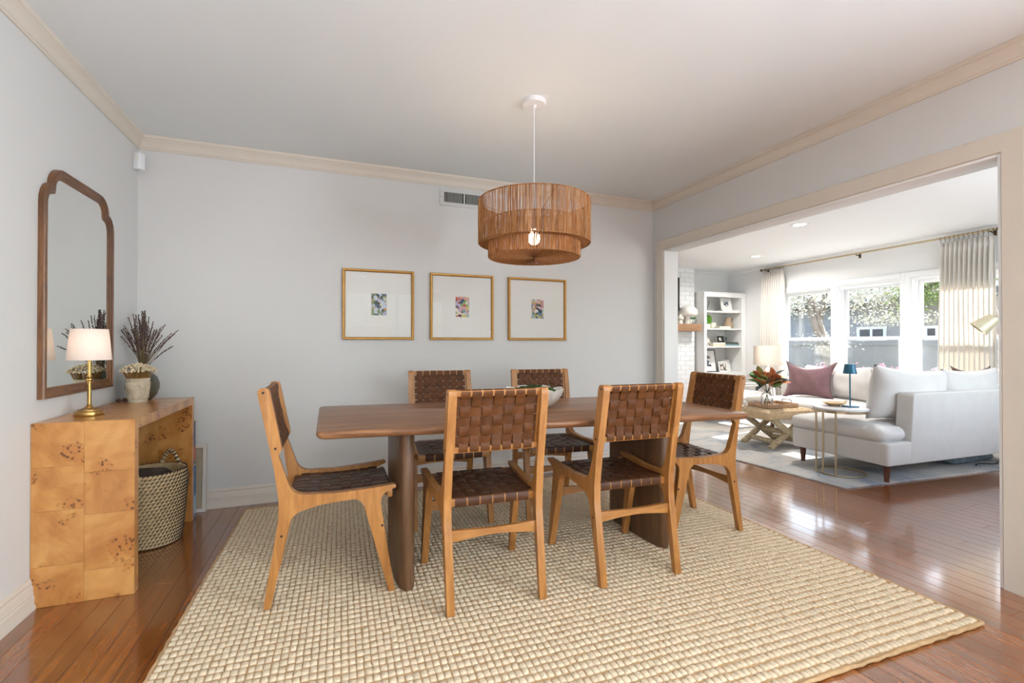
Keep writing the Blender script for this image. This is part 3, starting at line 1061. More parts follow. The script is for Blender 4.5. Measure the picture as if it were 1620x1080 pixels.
        path += [(0.094, zr - 0.022), (0.070, zr - 0.022), (0.0665, zr - 0.012), (0.0665, zr + 0.009), (0.069, zr + 0.0145)]
        bm = ribbon(NB(), [(x, y * (1 + 0.10 * (x - 0.08)), z) for x, z in path], 0.0495, 0.0022, (0, 1, 0), closed=True)
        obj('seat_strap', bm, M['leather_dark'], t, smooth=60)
    for r_, x in enumerate(xs):
        ph = -1 if r_ % 2 == 0 else 1
        e = seat_y(x) - 0.001
        pts = []
        N = 56
        for k in range(N + 1):
            y = -e + 2 * e * k / N
            pts.append((x, y, zs(x) + wv_at(y, ysx, ph) + 0.004 * max(0, (abs(y) - e + 0.03) / 0.03)))
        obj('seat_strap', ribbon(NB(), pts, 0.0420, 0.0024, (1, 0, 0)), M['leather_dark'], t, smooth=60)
    # lower stretchers with an arched lower edge
    for x, z0, z1 in ((0.046, 0.268, 0.318), (0.446, 0.268, 0.318)):
        w_ = seat_y(x)
        n = 14
        up = [(-w_ + 2 * w_ * k / n, z1 - 0.007 * math.sin(PI * k / n)) for k in range(n + 1)]
        dn = [(w_ - 2 * w_ * k / n, z0 + 0.016 * math.sin(PI * k / n)) for k in range(n + 1)]
        obj('stretcher', prism(NB(), up + dn, -0.009, 0.009, lambda u, v, w, x=x: (x + w, u, v), 0.003, 2), M['ash_y'], t)
    # dark plugs over the screws on the outer faces
    for s in (1, -1):
        for x, z in ((-0.024, 0.886), (0.022, 0.655), (0.046, 0.293), (0.446, 0.293)):
            y = s * (0.200 + 0.054 * x / 0.49 * 0.55 + TH / 2)
            bm = NB()
            m4 = Matrix.Translation((x, y, z)) @ Matrix.Rotation(PI / 2, 4, 'X')
            lathe(bm, [(0, -0.0012), (0.0052, -0.0012), (0.0052, 0.0012), (0, 0.0012)], 12, mat=m4)
            obj('screw_plug', bm, M['dark_plug'], t)
    return t
chair = make_chair('woven leather dining chair at the left head of the table, side on')
CZ = RUGZ
g = 'woven leather dining chairs'
def put(c, rear_a, rear_b=None, ang=None):
    c.location = (rear_a[0], rear_a[1], CZ); c.rotation_euler = (0, 0, ang)
# chair A faces +x
put(chair, (-0.240, 2.378), ang=R(-0.2))
dup(chair, (0.643, 1.857, CZ), R(88.1), 'near left dining chair with its woven tan back to the viewer, beside the left pedestal', g)
dup(chair, (1.333, 1.834, CZ), R(88.2), 'near right dining chair with its woven tan back to the viewer, by the right pedestal', g)
dup(chair, (2.228, 2.305, CZ), R(177.0), 'woven leather dining chair at the right head of the table, by the living room opening', g)
dup(chair, (0.700, 3.235, CZ), R(-92.5), 'far left dining chair behind the table, below the middle framed print', g)
dup(chair, (1.425, 3.155, CZ), R(-96.5), 'far right dining chair behind the white bowl of greenery', g)

# ------------------------------------------------------------------ fluted bowl with greenery
bowl = thing('fluted_bowl', 'white scalloped bowl full of dark greenery on the dining table', 'bowl', (1.065, 2.44, 0.745))
def wob(a, z): return 1.0 + (0.03 + 0.17 * max(0, z) / 0.10) * (abs(math.cos(a * 4)) ** 0.7 - 0.6)
bm = NB()
lathe(bm, [(0, 0), (0.060, 0), (0.074, 0.004), (0.108, 0.022), (0.136, 0.050), (0.152, 0.078), (0.158, 0.098), (0.158, 0.102), (0.153, 0.102), (0.146, 0.080), (0.129, 0.052), (0.102, 0.027), (0.06, 0.010), (0, 0.008)], 160, wob=wob)
for v in bm.verts:
    a = math.atan2(v.co.y, v.co.x)
    v.co.z += 0.016 * (abs(math.cos(a * 4)) ** 0.7 - 0.4) * max(0, v.co.z / 0.1) ** 3
obj('bowl_body', bm, M['ceramic_white'], bowl, smooth=60)
bm = NB()
for k in range(170):
    a = rnd.uniform(0, 2 * PI); r_ = 0.108 * math.sqrt(rnd.random())
    c = Vector((r_ * math.cos(a), r_ * math.sin(a), 0.088 + 0.024 * (1 - (r_ / 0.12) ** 2) + rnd.uniform(-0.006, 0.008)))
    m4 = Matrix.Translation(c) @ Matrix.Rotation(rnd.uniform(0, 6.3), 4, 'Z') @ Matrix.Rotation(rnd.uniform(-0.7, 0.7), 4, 'X') @ Matrix.Diagonal((0.020, 0.012, 0.009, 1))
    bmesh.ops.create_icosphere(bm, subdivisions=1, radius=1, matrix=m4)
lathe(bm, [(0.085, 0.05), (0.105, 0.082), (0.06, 0.092), (0, 0.096)], 24)
tag(obj('greenery', bm, M['moss'], None, loc=(1.065, 2.44, 0.745)), 'dark green mossy foliage heaped in the white scalloped bowl', 'greenery', kind='stuff')

# ------------------------------------------------------------------ pendant lamp
pend = thing('pendant_lamp', 'two tier jute string drum pendant hanging over the dining table', 'lamp', (1.039, 2.382, ZC))
obj('canopy', lathe(NB(), [(0, 0), (0.066, 0), (0.066, -0.018), (0.063, -0.024), (0.012, -0.025), (0.012, -0.034), (0.007, -0.038), (0, -0.038)], 40), M['white_plastic'], pend)
Z0, Z1, Z2, Z3 = 1.885 - ZC, 1.655 - ZC, 1.775 - ZC, 1.580 - ZC
RA, RB = 0.307, 0.2525
obj('cord', tube(NB(), [(0, 0, -0.03), (0, 0, 1.80 - ZC)], 0.0028, 8), M['white_plastic'], pend)
obj('socket', lathe(NB(), [(0, 1.80 - ZC), (0.019, 1.80 - ZC), (0.021, 1.795 - ZC), (0.021, 1.74 - ZC), (0.017, 1.735 - ZC), (0, 1.735 - ZC)], 24), M['white_plastic'], pend)
obj('bulb', lathe(NB(), [(0, 1.736 - ZC), (0.014, 1.736 - ZC), (0.018, 1.725 - ZC), (0.028, 1.705 - ZC), (0.0315, 1.685 - ZC), (0.028, 1.664 - ZC), (0.016, 1.652 - ZC), (0, 1.649 - ZC)], 24), M['bulb_glow'], pend, smooth=180)
pl = light('pendant_bulb', 'POINT', (1.039, 2.382, 1.69), 36, (1.0, 0.76, 0.52), shadow_soft_size=0.036)
def ring(r_, z, w, n=72): return tube(NB(), [(r_ * math.cos(2 * PI * k / n), r_ * math.sin(2 * PI * k / n), z) for k in range(n)], w, 6, closed=True)
for r_, z in ((RA, Z0), (RA, Z1), (RB, Z2), (RB, Z3)):
    obj('wire_ring', ring(r_ - 0.003, z, 0.0035), M['drum_jute'], pend, smooth=60)
bm = NB()
for k in range(3):
    a = 2 * PI * k / 3 + 0.5
    tube(bm, [(0.02 * math.cos(a), 0.02 * math.sin(a), 1.79 - ZC), ((RA - 0.004) * math.cos(a), (RA - 0.004) * math.sin(a), Z0)], 0.0022, 5)
    tube(bm, [(0.02 * math.cos(a), 0.02 * math.sin(a), 1.785 - ZC), ((RB - 0.004) * math.cos(a), (RB - 0.004) * math.sin(a), Z2)], 0.0022, 5)
obj('spider', bm, M['pale_brass'], pend)
def strands(r0, z0, r1, z1, n, w, fuzz, prob):
    V, F = [], []
    for k in range(n):
        if rnd.random() > prob: continue
        a = 2 * PI * (k + rnd.uniform(-0.35, 0.35)) / n
        ww = w * rnd.uniform(0.6, 1.25)
        m = 5
        b = len(V)
        for j in range(m + 1):
            f = j / m
            rr = r0 + (r1 - r0) * f + rnd.uniform(-fuzz, fuzz); z = z0 + (z1 - z0) * f
            aa = a + rnd.uniform(-0.25, 0.25) * 2 * PI / n
            c = Vector((rr * math.cos(aa), rr * math.sin(aa), z))
            if abs(z1 - z0) > abs(r1 - r0):
                e1 = Vector((-math.sin(aa), math.cos(aa), 0)); e2 = Vector((math.cos(aa), math.sin(aa), 0))
            else:
                e1 = Vector((-math.sin(aa), math.cos(aa), 0)); e2 = Vector((0, 0, 1)); 
            k2 = 1.0 if abs(z1 - z0) > abs(r1 - r0) else max(0.15, rr / max(r0, r1))
            for p, q in ((-1, 0), (0, 1), (1, 0), (0, -1)): V.append(tuple(c + e1 * p * ww * k2 + e2 * q * ww * 0.8))
        for j in range(m):
            for p in range(4):
                F.append((b + 4 * j + p, b + 4 * j + (p + 1) % 4, b + 4 * j + 4 + (p + 1) % 4, b + 4 * j + 4 + p))
    return V, F
obj('upper_drum', strands(RA, Z0, RA, Z1, 520, 0.00165, 0.0016, 0.90), M['drum_jute'], pend, smooth=60, kind='stuff')
obj('lower_drum', strands(RB, Z2, RB, Z3, 430, 0.00165, 0.0016, 0.90), M['drum_jute'], pend, smooth=60, kind='stuff')
obj('drum_underside', strands(RA, Z1, RB - 0.012, Z1 + 0.001, 560, 0.0019, 0.0008, 1.0), M['drum_jute'], pend, smooth=60, kind='stuff')
obj('drum_bottom', strands(RB, Z3, 0.006, Z3 - 0.003, 460, 0.0018, 0.0010, 1.0), M['drum_jute'], pend, smooth=60, kind='stuff')

# ------------------------------------------------------------------ console table with waterfall burl veneer
CX0, CX1, CY0, CY1, CH = -1.172, -0.816, 2.545, 3.500, 0.770
con = thing('console_table', 'burl wood waterfall console table against the left wall', 'console table', (CX0, CY0, 0))
W_, D_ = CX1 - CX0, CY1 - CY0
TK = 0.046
obj('carcass', prism(NB(), [(0.002, 0), (TK - 0.002, 0), (TK - 0.002, CH - TK + 0.002), (D_ - TK + 0.002, CH - TK + 0.002), (D_ - TK + 0.002, 0), (D_ - 0.002, 0), (D_ - 0.002, CH - 0.002), (0.002, CH - 0.002)],
    0.002, W_ - 0.002, lambda u, v, w: (w, u, v)), M['burl'], con, smooth=0)
def sheet(x0, x1, y0, y1, z0, z1):
    c = ((x0 + x1) / 2, (y0 + y1) / 2, (z0 + z1) / 2)
    obj('veneer_sheet', box(x0 - c[0], x1 - c[0], y0 - c[1], y1 - c[1], z0 - c[2], z1 - c[2], 0.0006, 1), M['burl'], con, loc=c, smooth=0)
g_ = 0.0004
for yo in ((0, 0.003), (D_ - 0.003, D_), (TK - 0.003, TK), (D_ - TK, D_ - TK + 0.003)):
    out_ = yo[0] == 0 or yo[1] == D_
    top = CH if out_ else CH - TK
    for c in range(2):
        cuts = ([0, .17, .40, .585, top] if c == 0 else [0, .13, .37, .55, top]) if out_ else [0, .3, top]
        for a, b in zip(cuts, cuts[1:]): sheet(c * W_ / 2 + g_, (c + 1) * W_ / 2 - g_, yo[0], yo[1], a + g_, b - g_)
for c in range(2):
    cuts = [0.003, 0.24, 0.48, 0.71, D_ - 0.003]
    for a, b in zip(cuts, cuts[1:]): sheet(c * W_ / 2 + g_, (c + 1) * W_ / 2 - g_, a + g_, b - g_, CH - 0.003, CH)
cuts = [0.003, 0.24, 0.48, 0.71, D_ - 0.003]
for a, b in zip(cuts, cuts[1:]): sheet(W_ - 0.003, W_, a + g_, b - g_, CH - TK, CH - 0.003)
for a, b in ((0.003, TK - 0.003), (D_ - TK + 0.003, D_ - 0.003)):
    sheet(W_ - 0.003, W_, a + g_, b - g_, 0, 0.36); sheet(W_ - 0.003, W_, a + g_, b - g_, 0.361, CH - TK - 0.001)

# ------------------------------------------------------------------ wall mirror
mir = thing('wall_mirror', 'arched walnut framed mirror hanging on the left wall', 'mirror', (XL, 2.930, 0.865))
half = [(0.3425, 0), (0.3425, 0.850), (0.339, 0.878), (0.330, 0.903), (0.315, 0.925), (0.296, 0.939), (0.277, 0.945), (0.274, 0.965), (0.264, 0.985), (0.247, 1.005), (0.224, 1.020), (0.198, 1.029), (0.172, 1.031)]
outl = [(y, z) for y, z in half] + [(-y, z) for y, z in half[::-1]]
# frame profile: a across (towards the inside), b out of the wall
fp = [(0, 0), (0, 0.019), (0.004, 0.024), (0.011, 0.025), (0.014, 0.021), (0.018, 0.0205), (0.030, 0.019), (0.033, 0.0155), (0.043, 0.014), (0.047, 0.010), (0.047, 0), ]
bm = sweep(NB(), [(0.001, y, z) for y, z in outl], [(-a, b) for a, b in fp], (1, 0, 0), closed=True)
obj('mirror_frame', bm, M['mirror_wood'], mir, smooth=35)
inn = []
n = len(outl)
for i in range(n):
    a = Vector(outl[i - 1]); b = Vector(outl[i]); c = Vector(outl[(i + 1) % n])
    n1 = Vector((-(b - a).y, (b - a).x)).normalized(); n2 = Vector((-(c - b).y, (c - b).x)).normalized()
    m_ = (n1 + n2).normalized()
    inn.append(tuple(b + m_ * 0.044 / max(0.35, m_.dot(n1))))
obj('mirror_glass', prism(NB(), inn, 0.004, 0.010, lambda u, v, w: (w, u, v)), M['mirror_glass'], mir, smooth=0)

# ------------------------------------------------------------------ things on the console
lamp = thing('table_lamp', 'slim brass table lamp with white tapered shade on the console', 'lamp', (-1.057, 2.751, CH))
obj('lamp_base', lathe(NB(), [(0, 0), (0.054, 0), (0.0555, 0.004), (0.0555, 0.018), (0.053, 0.022), (0.044, 0.023), (0.042, 0.030), (0.024, 0.034), (0.013, 0.042), (0.008, 0.052), (0, 0.052)], 48), M['brass'], lamp)
obj('lamp_stem', lathe(NB(), [(0, 0.05), (0.0078, 0.05), (0.0078, 0.150), (0.0115, 0.153), (0.0115, 0.158), (0.009, 0.160), (0.0130, 0.165), (0.0130, 0.171), (0.009, 0.174), (0.0115, 0.178), (0.0115, 0.183), (0.0078, 0.186), (0.0078, 0.255), (0.011, 0.257), (0.011, 0.300), (0, 0.300)], 24), M['brass'], lamp)
obj('lamp_shade', lathe(NB(), [(0.0815, 0.258), (0.0685, 0.402), (0.0672, 0.402), (0.0802, 0.258), (0.0815, 0.258)], 56), M['shade_white'], lamp, smooth=60)
bm = NB()
for k in range(3):
    a = 2 * PI * k / 3
    tube(bm, [(0, 0, 0.385), (0.0678 * math.cos(a), 0.0678 * math.sin(a), 0.398)], 0.0016, 5)
tube(bm, [(0, 0, 0.295), (0, 0, 0.388)], 0.003, 6)
obj('shade_holder', bm, M['brass'], lamp)
light('table_lamp_bulb', 'POINT', (-1.057, 2.751, CH + 0.335), 0.6, (1.0, 0.85, 0.72), shadow_soft_size=0.025)

pot = thing('stone_planter', 'aged stone planter filled with dried cream flowers on the console', 'planter', (-1.045, 3.300, CH))
obj('pot', lathe(NB(), [(0, 0), (0.045, 0), (0.046, 0.018), (0.050, 0.022), (0.054, 0.060), (0.0585, 0.105), (0.0585, 0.112), (0.054, 0.118), (0.057, 0.128), (0.057, 0.137), (0.052, 0.137), (0.050, 0.118), (0, 0.116)], 40), M['aged_stone'], pot)
bm = NB()
for k in range(150):
    a = rnd.uniform(0, 2 * PI); r_ = rnd.uniform(0.014, 0.046)
    tube(bm, [(r_ * math.cos(a), r_ * math.sin(a), 0.118), (r_ * 1.55 * math.cos(a), r_ * 1.55 * math.sin(a), 0.172)], 0.0012, 4)
tag(obj('dried_stems', bm, M['dry_stem'], pot, smooth=60), kind='stuff')
bm = NB()
for k in range(330):
    a = rnd.uniform(0, 2 * PI); r_ = 0.086 * math.sqrt(rnd.random())
    z = 0.176 + 0.040 * (1 - (r_ / 0.088) ** 2) + rnd.uniform(-0.006, 0.006)
    bmesh.ops.create_icosphere(bm, subdivisions=1, radius=rnd.uniform(0.0040, 0.0064), matrix=Matrix.Translation((r_ * math.cos(a), r_ * math.sin(a), z)))
tag(obj('dried_flowers', bm, M['dry_flower'], pot, smooth=180), kind='stuff')

vas = thing('round_vase', 'dark round vase of dried lavender behind the stone planter', 'vase', (-1.060, 3.420, CH))
obj('vase_body', lathe(NB(), [(0, 0), (0.040, 0), (0.048, 0.004), (0.072, 0.032), (0.084, 0.072), (0.084, 0.098), (0.072, 0.135), (0.052, 0.158), (0.033, 0.170), (0.032, 0.182), (0.037, 0.190), (0.032, 0.190), (0.027, 0.180), (0.027, 0.168), (0, 0.160)], 44), M['dark_vase'], vas, smooth=60)
sb, bb = NB(), NB()
for k in range(64):
    a = rnd.uniform(0, 2 * PI); sp = abs(rnd.gauss(0, 0.078)); 
    if k < 8: sp = rnd.uniform(0.12, 0.19); a = (0.0 if k % 2 else PI) + rnd.uniform(-0.7, 0.7)
    sp = min(sp, 0.19)
    h = 0.55 - 0.7 * sp + rnd.uniform(-0.10, 0.0)
    dx = sp * math.cos(a); dy = sp * math.sin(a) * 0.75
    if dy > 0.12: dy = 0.12
    if dx < -0.10: dx = -0.10
    p0 = Vector((rnd.uniform(-0.018, 0.018), rnd.uniform(-0.018, 0.018), 0.165)); p2 = Vector((dx, dy, h))
    p1 = p0.lerp(p2, 0.5) + Vector((dx * -0.12, dy * -0.12, 0.02))
    pts = [(1 - f) ** 2 * p0 + 2 * f * (1 - f) * p1 + f * f * p2 for f in (0, .2, .4, .6, .8, 1)]
    tube(sb, pts, 0.0015, 4)
    f = rnd.uniform(0.42, 0.55)
    while f < 1.0:
        p = (1 - f) ** 2 * p0 + 2 * f * (1 - f) * p1 + f * f * p2
        bmesh.ops.create_icosphere(bb, subdivisions=1, radius=rnd.uniform(0.0026, 0.0042), matrix=Matrix.Translation(p + Vector((rnd.uniform(-.002, .002), rnd.uniform(-.002, .002), 0))) @ Matrix.Diagonal((1, 1, 1.3, 1)))
        f += rnd.uniform(0.020, 0.040)
tag(obj('lavender_stems', sb, M['lavender_stem'], vas, smooth=60), kind='stuff')
tag(obj('lavender_buds', bb, M['lavender_bud'], vas, smooth=180), kind='stuff')
for k, (x, y, r_, wh) in enumerate(((-1.130, 3.285, 0.012, 'left'), (-1.105, 3.295, 0.013, 'middle'), (-1.093, 3.325, 0.010, 'right'))):
    bm = NB()
    for j in range(26):
        z = -1 + 2 * (j + .5) / 26; a = j * 2.4
        s_ = math.sqrt(1 - z * z)
        bmesh.ops.create_icosphere(bm, subdivisions=1, radius=r_ * 0.34, matrix=Matrix.Translation((s_ * math.cos(a) * r_ * .8, s_ * math.sin(a) * r_ * .8, r_ * 1.05 + z * r_ * .75)))
    bmesh.ops.create_icosphere(bm, subdivisions=2, radius=r_ * 0.8, matrix=Matrix.Translation((0, 0, r_)))
    tag(obj('seed_pod', bm, M['cone_brown'], loc=(x, y, CH), smooth=180), 'small brown dried seed pod, the %s one of three left of the planter' % wh, 'seed pod', 'seed pods by the stone planter')

# ------------------------------------------------------------------ basket with a blanket under the console
bas = thing('storage_basket', 'round seagrass basket with dark stitching under the console', 'basket', (-0.950, 3.185, 0))
BR0, BR1, BHh = 0.140, 0.172, 0.395
def brad(f): return BR0 + (BR1 - BR0) * min(1, f * 1.15) ** 0.7 - 0.008 * max(0, f - .85) / .15
bm = NB()
rowsN = 21
prof = []
for k in range(rowsN):
    f0 = k / rowsN
    for j in range(4):
        f = f0 + j / 4 / rowsN
        prof.append((brad(f) + 0.0055 * math.sin(PI * j / 4), 0.004 + BHh * f))
prof = [(0, 0.004)] + prof + [(brad(1) + 0.002, BHh + 0.004), (brad(1) - 0.010, BHh + 0.002)] + [(brad(1 - f) - 0.012, BHh * (1 - f) + 0.004) for f in (0.1, .3, .5, .7, .9)] + [(0, 0.02)]
lathe(bm, prof, 60)
obj('coiled_wall', bm, M['seagrass'], bas, smooth=70)
V, F = [], []
ns = 52
for k in range(rowsN + 1):
    f = k / rowsN
    for j in range(ns):
        a = 2 * PI * (j + 0.5 * (k % 2) + k * 0.12) / ns
        da = 2 * PI / ns * 0.62
        r_ = brad(f) + 0.0035
        z = 0.004 + BHh * f
        hh = BHh / rowsN
        b = len(V)
        # slanted dark stitch crossing the joint between two coils
        for u, w in ((-1, -0.55), (1, 0.15), (1, 0.50), (-1, -0.20)):
            aa = a + u * da / 2
            for rr in (r_ - 0.002, r_ + 0.0042 - 0.002 * abs(w)):
                V.append((rr * math.cos(aa), rr * math.sin(aa), max(0.002, z + w * hh * 0.8)))
        F += [(b + 1, b + 3, b + 5, b + 7), (b, b + 2, b + 3, b + 1), (b + 2, b + 4, b + 5, b + 3), (b + 4, b + 6, b + 7, b + 5), (b + 6, b, b + 1, b + 7)]
obj('dark_stitching', (V, F), M['seagrass_dark'], bas, smooth=0, kind='stuff')
for a0 in (R(70), R(250)):
    c = Vector((math.cos(a0), math.sin(a0), 0)) * (brad(1) - 0.004); tdir = Vector((-math.sin(a0), math.cos(a0), 0))
    pts = []
    for k in range(13):
        u = -1 + k / 6
        pts.append(c + tdir * 0.062 * u * (1 if abs(u) > .4 else 1) + Vector((0, 0, BHh - 0.02 + 0.10 * (1 - abs(u) ** 1.6))))
    h = obj('handle', tube(NB(), pts, 0.0095, 8), M['seagrass'], bas, smooth=60)
    bm = NB()
    for k in range(11):
        f = k / 11 * 12
        i = int(f)
        p = pts[i].lerp(pts[i + 1], f - i); q_ = pts[i].lerp(pts[i + 1], min(1, f - i + 0.45))
        tube(bm, [p, q_], 0.0112, 8)
    obj('handle_wrap', bm, M['seagrass_dark'], h, smooth=60)
bm = NB()
soft_box(bm, -0.125, 0.095, -0.13, 0.11, 0.20, 0.385, 0.06, 0.03, 9, lump=0.012, seed=3)
tag(obj('folded_blanket', bm, M['dark_blanket'], loc=(-0.950, 3.185, 0), smooth=180), 'dark brown blanket bundled inside the seagrass basket', 'blanket')

# boxes and pale frame tucked between the console and the back wall
def slab_box(name, label, cat, loc, s, cover, band, group=None):
    t = thing(name, label, cat, loc, group=group)
    obj('box_body', box(0, s[0], 0, s[1], 0, s[2], 0.0015, 1), M[cover], t, smooth=0)
    obj('printed_band', box(-0.0006, s[0] + 0.0006, -0.0006, s[1] + 0.0006, s[2] * 0.08, s[2] * 0.42, 0), M[band], t, smooth=0)
    return t
plain('game_blue', (44, 110, 176), 0.45, var=0.15, vscale=12)
plain('game_sky', (150, 190, 214), 0.45, var=0.3, vscale=16)
plain('game_navy', (46, 56, 96), 0.45, var=0.2, vscale=16)
plain('game_red', (186, 74, 48), 0.45, var=0.2, vscale=16)
t1 = slab_box('game_box', 'tall blue game box standing on the floor behind the console', 'box', (-1.14, 3.508, 0), (0.322, 0.045, 0.332), 'game_blue', 'game_sky')
obj('top_edge', box(0, 0.322, 0, 0.045, 0.3322, 0.336, 0), M['toy_yellow'], t1, smooth=0)
t2 = slab_box('game_box', 'navy and red game box stacked on the blue box behind the console', 'box', (-1.14, 3.510, 0.336), (0.320, 0.040, 0.278), 'game_navy', 'game_red')
obj('top_edge', box(0, 0.320, 0, 0.040, 0.2782, 0.282, 0), M['toy_yellow'], t2, smooth=0)
fr = thing('leaning_frame', 'pale framed beige canvas leaning on the back wall behind the console', 'picture frame', (-1.10, 3.640, 0.0))
fr.rotation_euler = (R(-3.2), 0, 0)
FW, FH = 0.322, 0.438
obj('frame', sweep(NB(), [(0, 0, 0), (FW, 0, 0), (FW, 0, FH), (0, 0, FH)], [(0, 0), (0, 0.022), (-0.020, 0.022), (-0.024, 0.012), (-0.024, 0)], (0, -1, 0), closed=True), M['frame_pale'], fr)
obj('canvas', box(0.02, FW - 0.02, -0.008, -0.004, 0.02, FH - 0.02), M['canvas_beige'], fr, smooth=0)

# ------------------------------------------------------------------ on the back wall
for (x0, x1, lab, key, pw) in ((0.068, 0.587, 'left framed print of the row of three, a lilac and green meadow scene', 'print_meadow', 0.0),
                           (0.714, 1.235, 'middle framed print of the row of three, red, green and lilac patches', 'print_harbour', 0.0),
                           (1.367, 1.902, 'right framed print of the row of three, blue and cream patches', 'print_garden', 0.0)):
    w_ = x1 - x0; h_ = 0.525
    t = thing('framed_print', lab, 'picture', ((x0 + x1) / 2, YB, 1.137), group='framed prints above the dining table')
    pth = [(-w_ / 2, 0, 0), (w_ / 2, 0, 0), (w_ / 2, 0, h_), (-w_ / 2, 0, h_)]
    obj('frame', sweep(NB(), pth, [(0, 0), (0, 0.026), (-0.004, 0.030), (-0.012, 0.028), (-0.019, 0.020), (-0.019, 0)], (0, -1, 0), closed=True), M['gold_frame'], t, smooth=30)
    hw, hh = 0.056, 0.082
    cz = 1.402 - 1.137
    bm = NB()
    for a, b, c, d in ((-w_ / 2 + .012, -hw, .012, h_ - .012), (hw, w_ / 2 - .012, .012, h_ - .012), (-hw, hw, .012, cz - hh), (-hw, hw, cz + hh, h_ - .012)):
        bx(bm, a, b, -0.0112, -0.006, c, d)
    obj('mat_board', bm, M['mat_board'], t, smooth=0)
    obj('print', box(-hw - .006, hw + .006, -0.0075, -0.0045, cz - hh - .006, cz + hh + .006), M[key], t, smooth=0)
    obj('picture_glass', box(-w_ / 2 + .014, w_ / 2 - .014, -0.0165, -0.0145, .014, h_ - .014), M['picture_glass'], t, smooth=0)

vent = thing('air_vent', 'white louvred air vent high on the back wall behind the pendant', 'vent', (0.992, YB, 2.205))
bm = NB()
VW, VH = 0.200, 0.139
bx(bm, -VW, VW, -0.008, 0, 0, 0.030, 0.003); bx(bm, -VW, VW, -0.008, 0, VH - 0.030, VH, 0.003)
bx(bm, -VW, -VW + 0.036, -0.008, 0, 0.030, VH - 0.030, 0.002); bx(bm, VW - 0.036, VW, -0.008, 0, 0.030, VH - 0.030, 0.002)
bx(bm, -0.006, 0.006, -0.008, 0, 0.030, VH - 0.030, 0.001)
obj('vent_frame', bm, M['vent_paint'], vent)
obj('duct_back', box(-VW + 0.03, VW - 0.03, -0.0022, -0.001, 0.025, VH - 0.025), M['black'], vent, smooth=0)
slat = box(-0.0013, 0.0013, -0.0075, -0.0020, 0.028, VH - 0.028)
so = obj('slat', slat, M['vent_paint'], vent, smooth=0)
so.location = (-0.152, 0, 0); so.rotation_euler = (0, 0, 0)
for s in (-1, 1):
    for k in range(13):
        if s == -1 and k == 0: continue
        inst(so, vent, loc=(s * 0.008 + s * (0.0106 * (13 - k) + 0.002), 0, 0))
obj('screw', lathe(NB(), [(0, 0), (0.004, 0), (0.003, 0.002), (0, 0.0025)], 12, mat=Matrix.Translation((-VW + 0.014, -0.008, VH / 2)) @ Matrix.Rotation(PI / 2, 4, 'X')), M['dark_brass'], vent)

sen = thing('motion_sensor', 'small white motion sensor high in the back left corner', 'sensor', (XL + 0.030, YB - 0.058, 2.203))
sen.rotation_euler = (0, 0, R(-18))
sp = rounded([(-0.030, 0, .004), (0.030, 0, .012), (0.026, -0.034, .02), (-0.026, -0.034, .02)], 4)
bm = NB()
prism(bm, [(-0.030, -0.002), (0.030, -0.002), (0.030, -0.012), (0.026, -0.030), (0.014, -0.040), (-0.014, -0.040), (-0.026, -0.030), (-0.030, -0.012)], 0, 0.105, lambda u, v, w: (u, v, w), 0.006, 3)
obj('sensor_body', bm, M['white_plastic'], sen)
obj('sensor_lens', box(-0.018, 0.018, -0.0415, -0.036, 0.045, 0.092, 0.003), M['mat_board'], sen)
obj('indicator', lathe(NB(), [(0, 0), (0.0022, 0), (0.0018, 0.001), (0, 0.0012)], 10, mat=Matrix.Translation((0.004, -0.040, 0.034)) @ Matrix.Rotation(PI / 2, 4, 'X')), M['black'], sen)
obj('back_plate', box(-0.034, -0.020, -0.004, 0.012, 0.004, 0.102, 0.001), M['dark_brass'], sen)

# recessed ceiling lights (two in the living room view, three behind the camera)
def can(x, y, lab, e):
    t = thing('recessed_light', lab, 'ceiling light', (x, y, ZC), group='recessed ceiling lights')
    obj('trim_ring', lathe(NB(), [(0.062, -0.001), (0.066, -0.006), (0.086, -0.007), (0.094, -0.004), (0.095, 0), (0.062, 0)], 40), M['white_plastic'], t)
    obj('lens', lathe(NB(), [(0, -0.004), (0.063, -0.004), (0.063, 0), (0, 0)], 32), M['lens_glow'], t, smooth=30)
    light('recessed_lamp', 'AREA', (x, y, ZC - 0.010), e, (1.0, 0.82, 0.60) if x < 2.9 else (1.0, 0.97, 0.93), (x, y, 0), shape='DISK', size=0.12, spread=R(160))
can(4.890, 3.776, 'recessed ceiling light nearer the opening, larger of the two in view', 42)
can(6.020, 5.366, 'recessed ceiling light further off, above the left curtain end', 42)
for x, y, n_ in ((0.57, -2.36, 'left'), (1.1, -1.6, 'middle'), (2.3, -1.9, 'right')):
    can(x, y, 'recessed ceiling light behind the viewer, the %s one' % n_, 17)

# ================================================================== LIVING ROOM
# rug
lr = thing('living_rug', 'pale grey clouded rug under the white sectional sofa', 'rug', (3.65, 2.45, 0))
rp = rounded([(0, 0, .03), (1.86, -0.118, 0), (3.0, -0.19, .03), (2.94, 3.0, .03), (-0.06, 3.1, .03), (-0.07, 1.0, 0)], 4)
obj('rug_pile', prism(NB(), rp, 0, 0.011, lambda u, v, w: (u, v, w), 0.003, 2), M['cloud_rug'], lr, smooth=40)
LRZ = 0.011

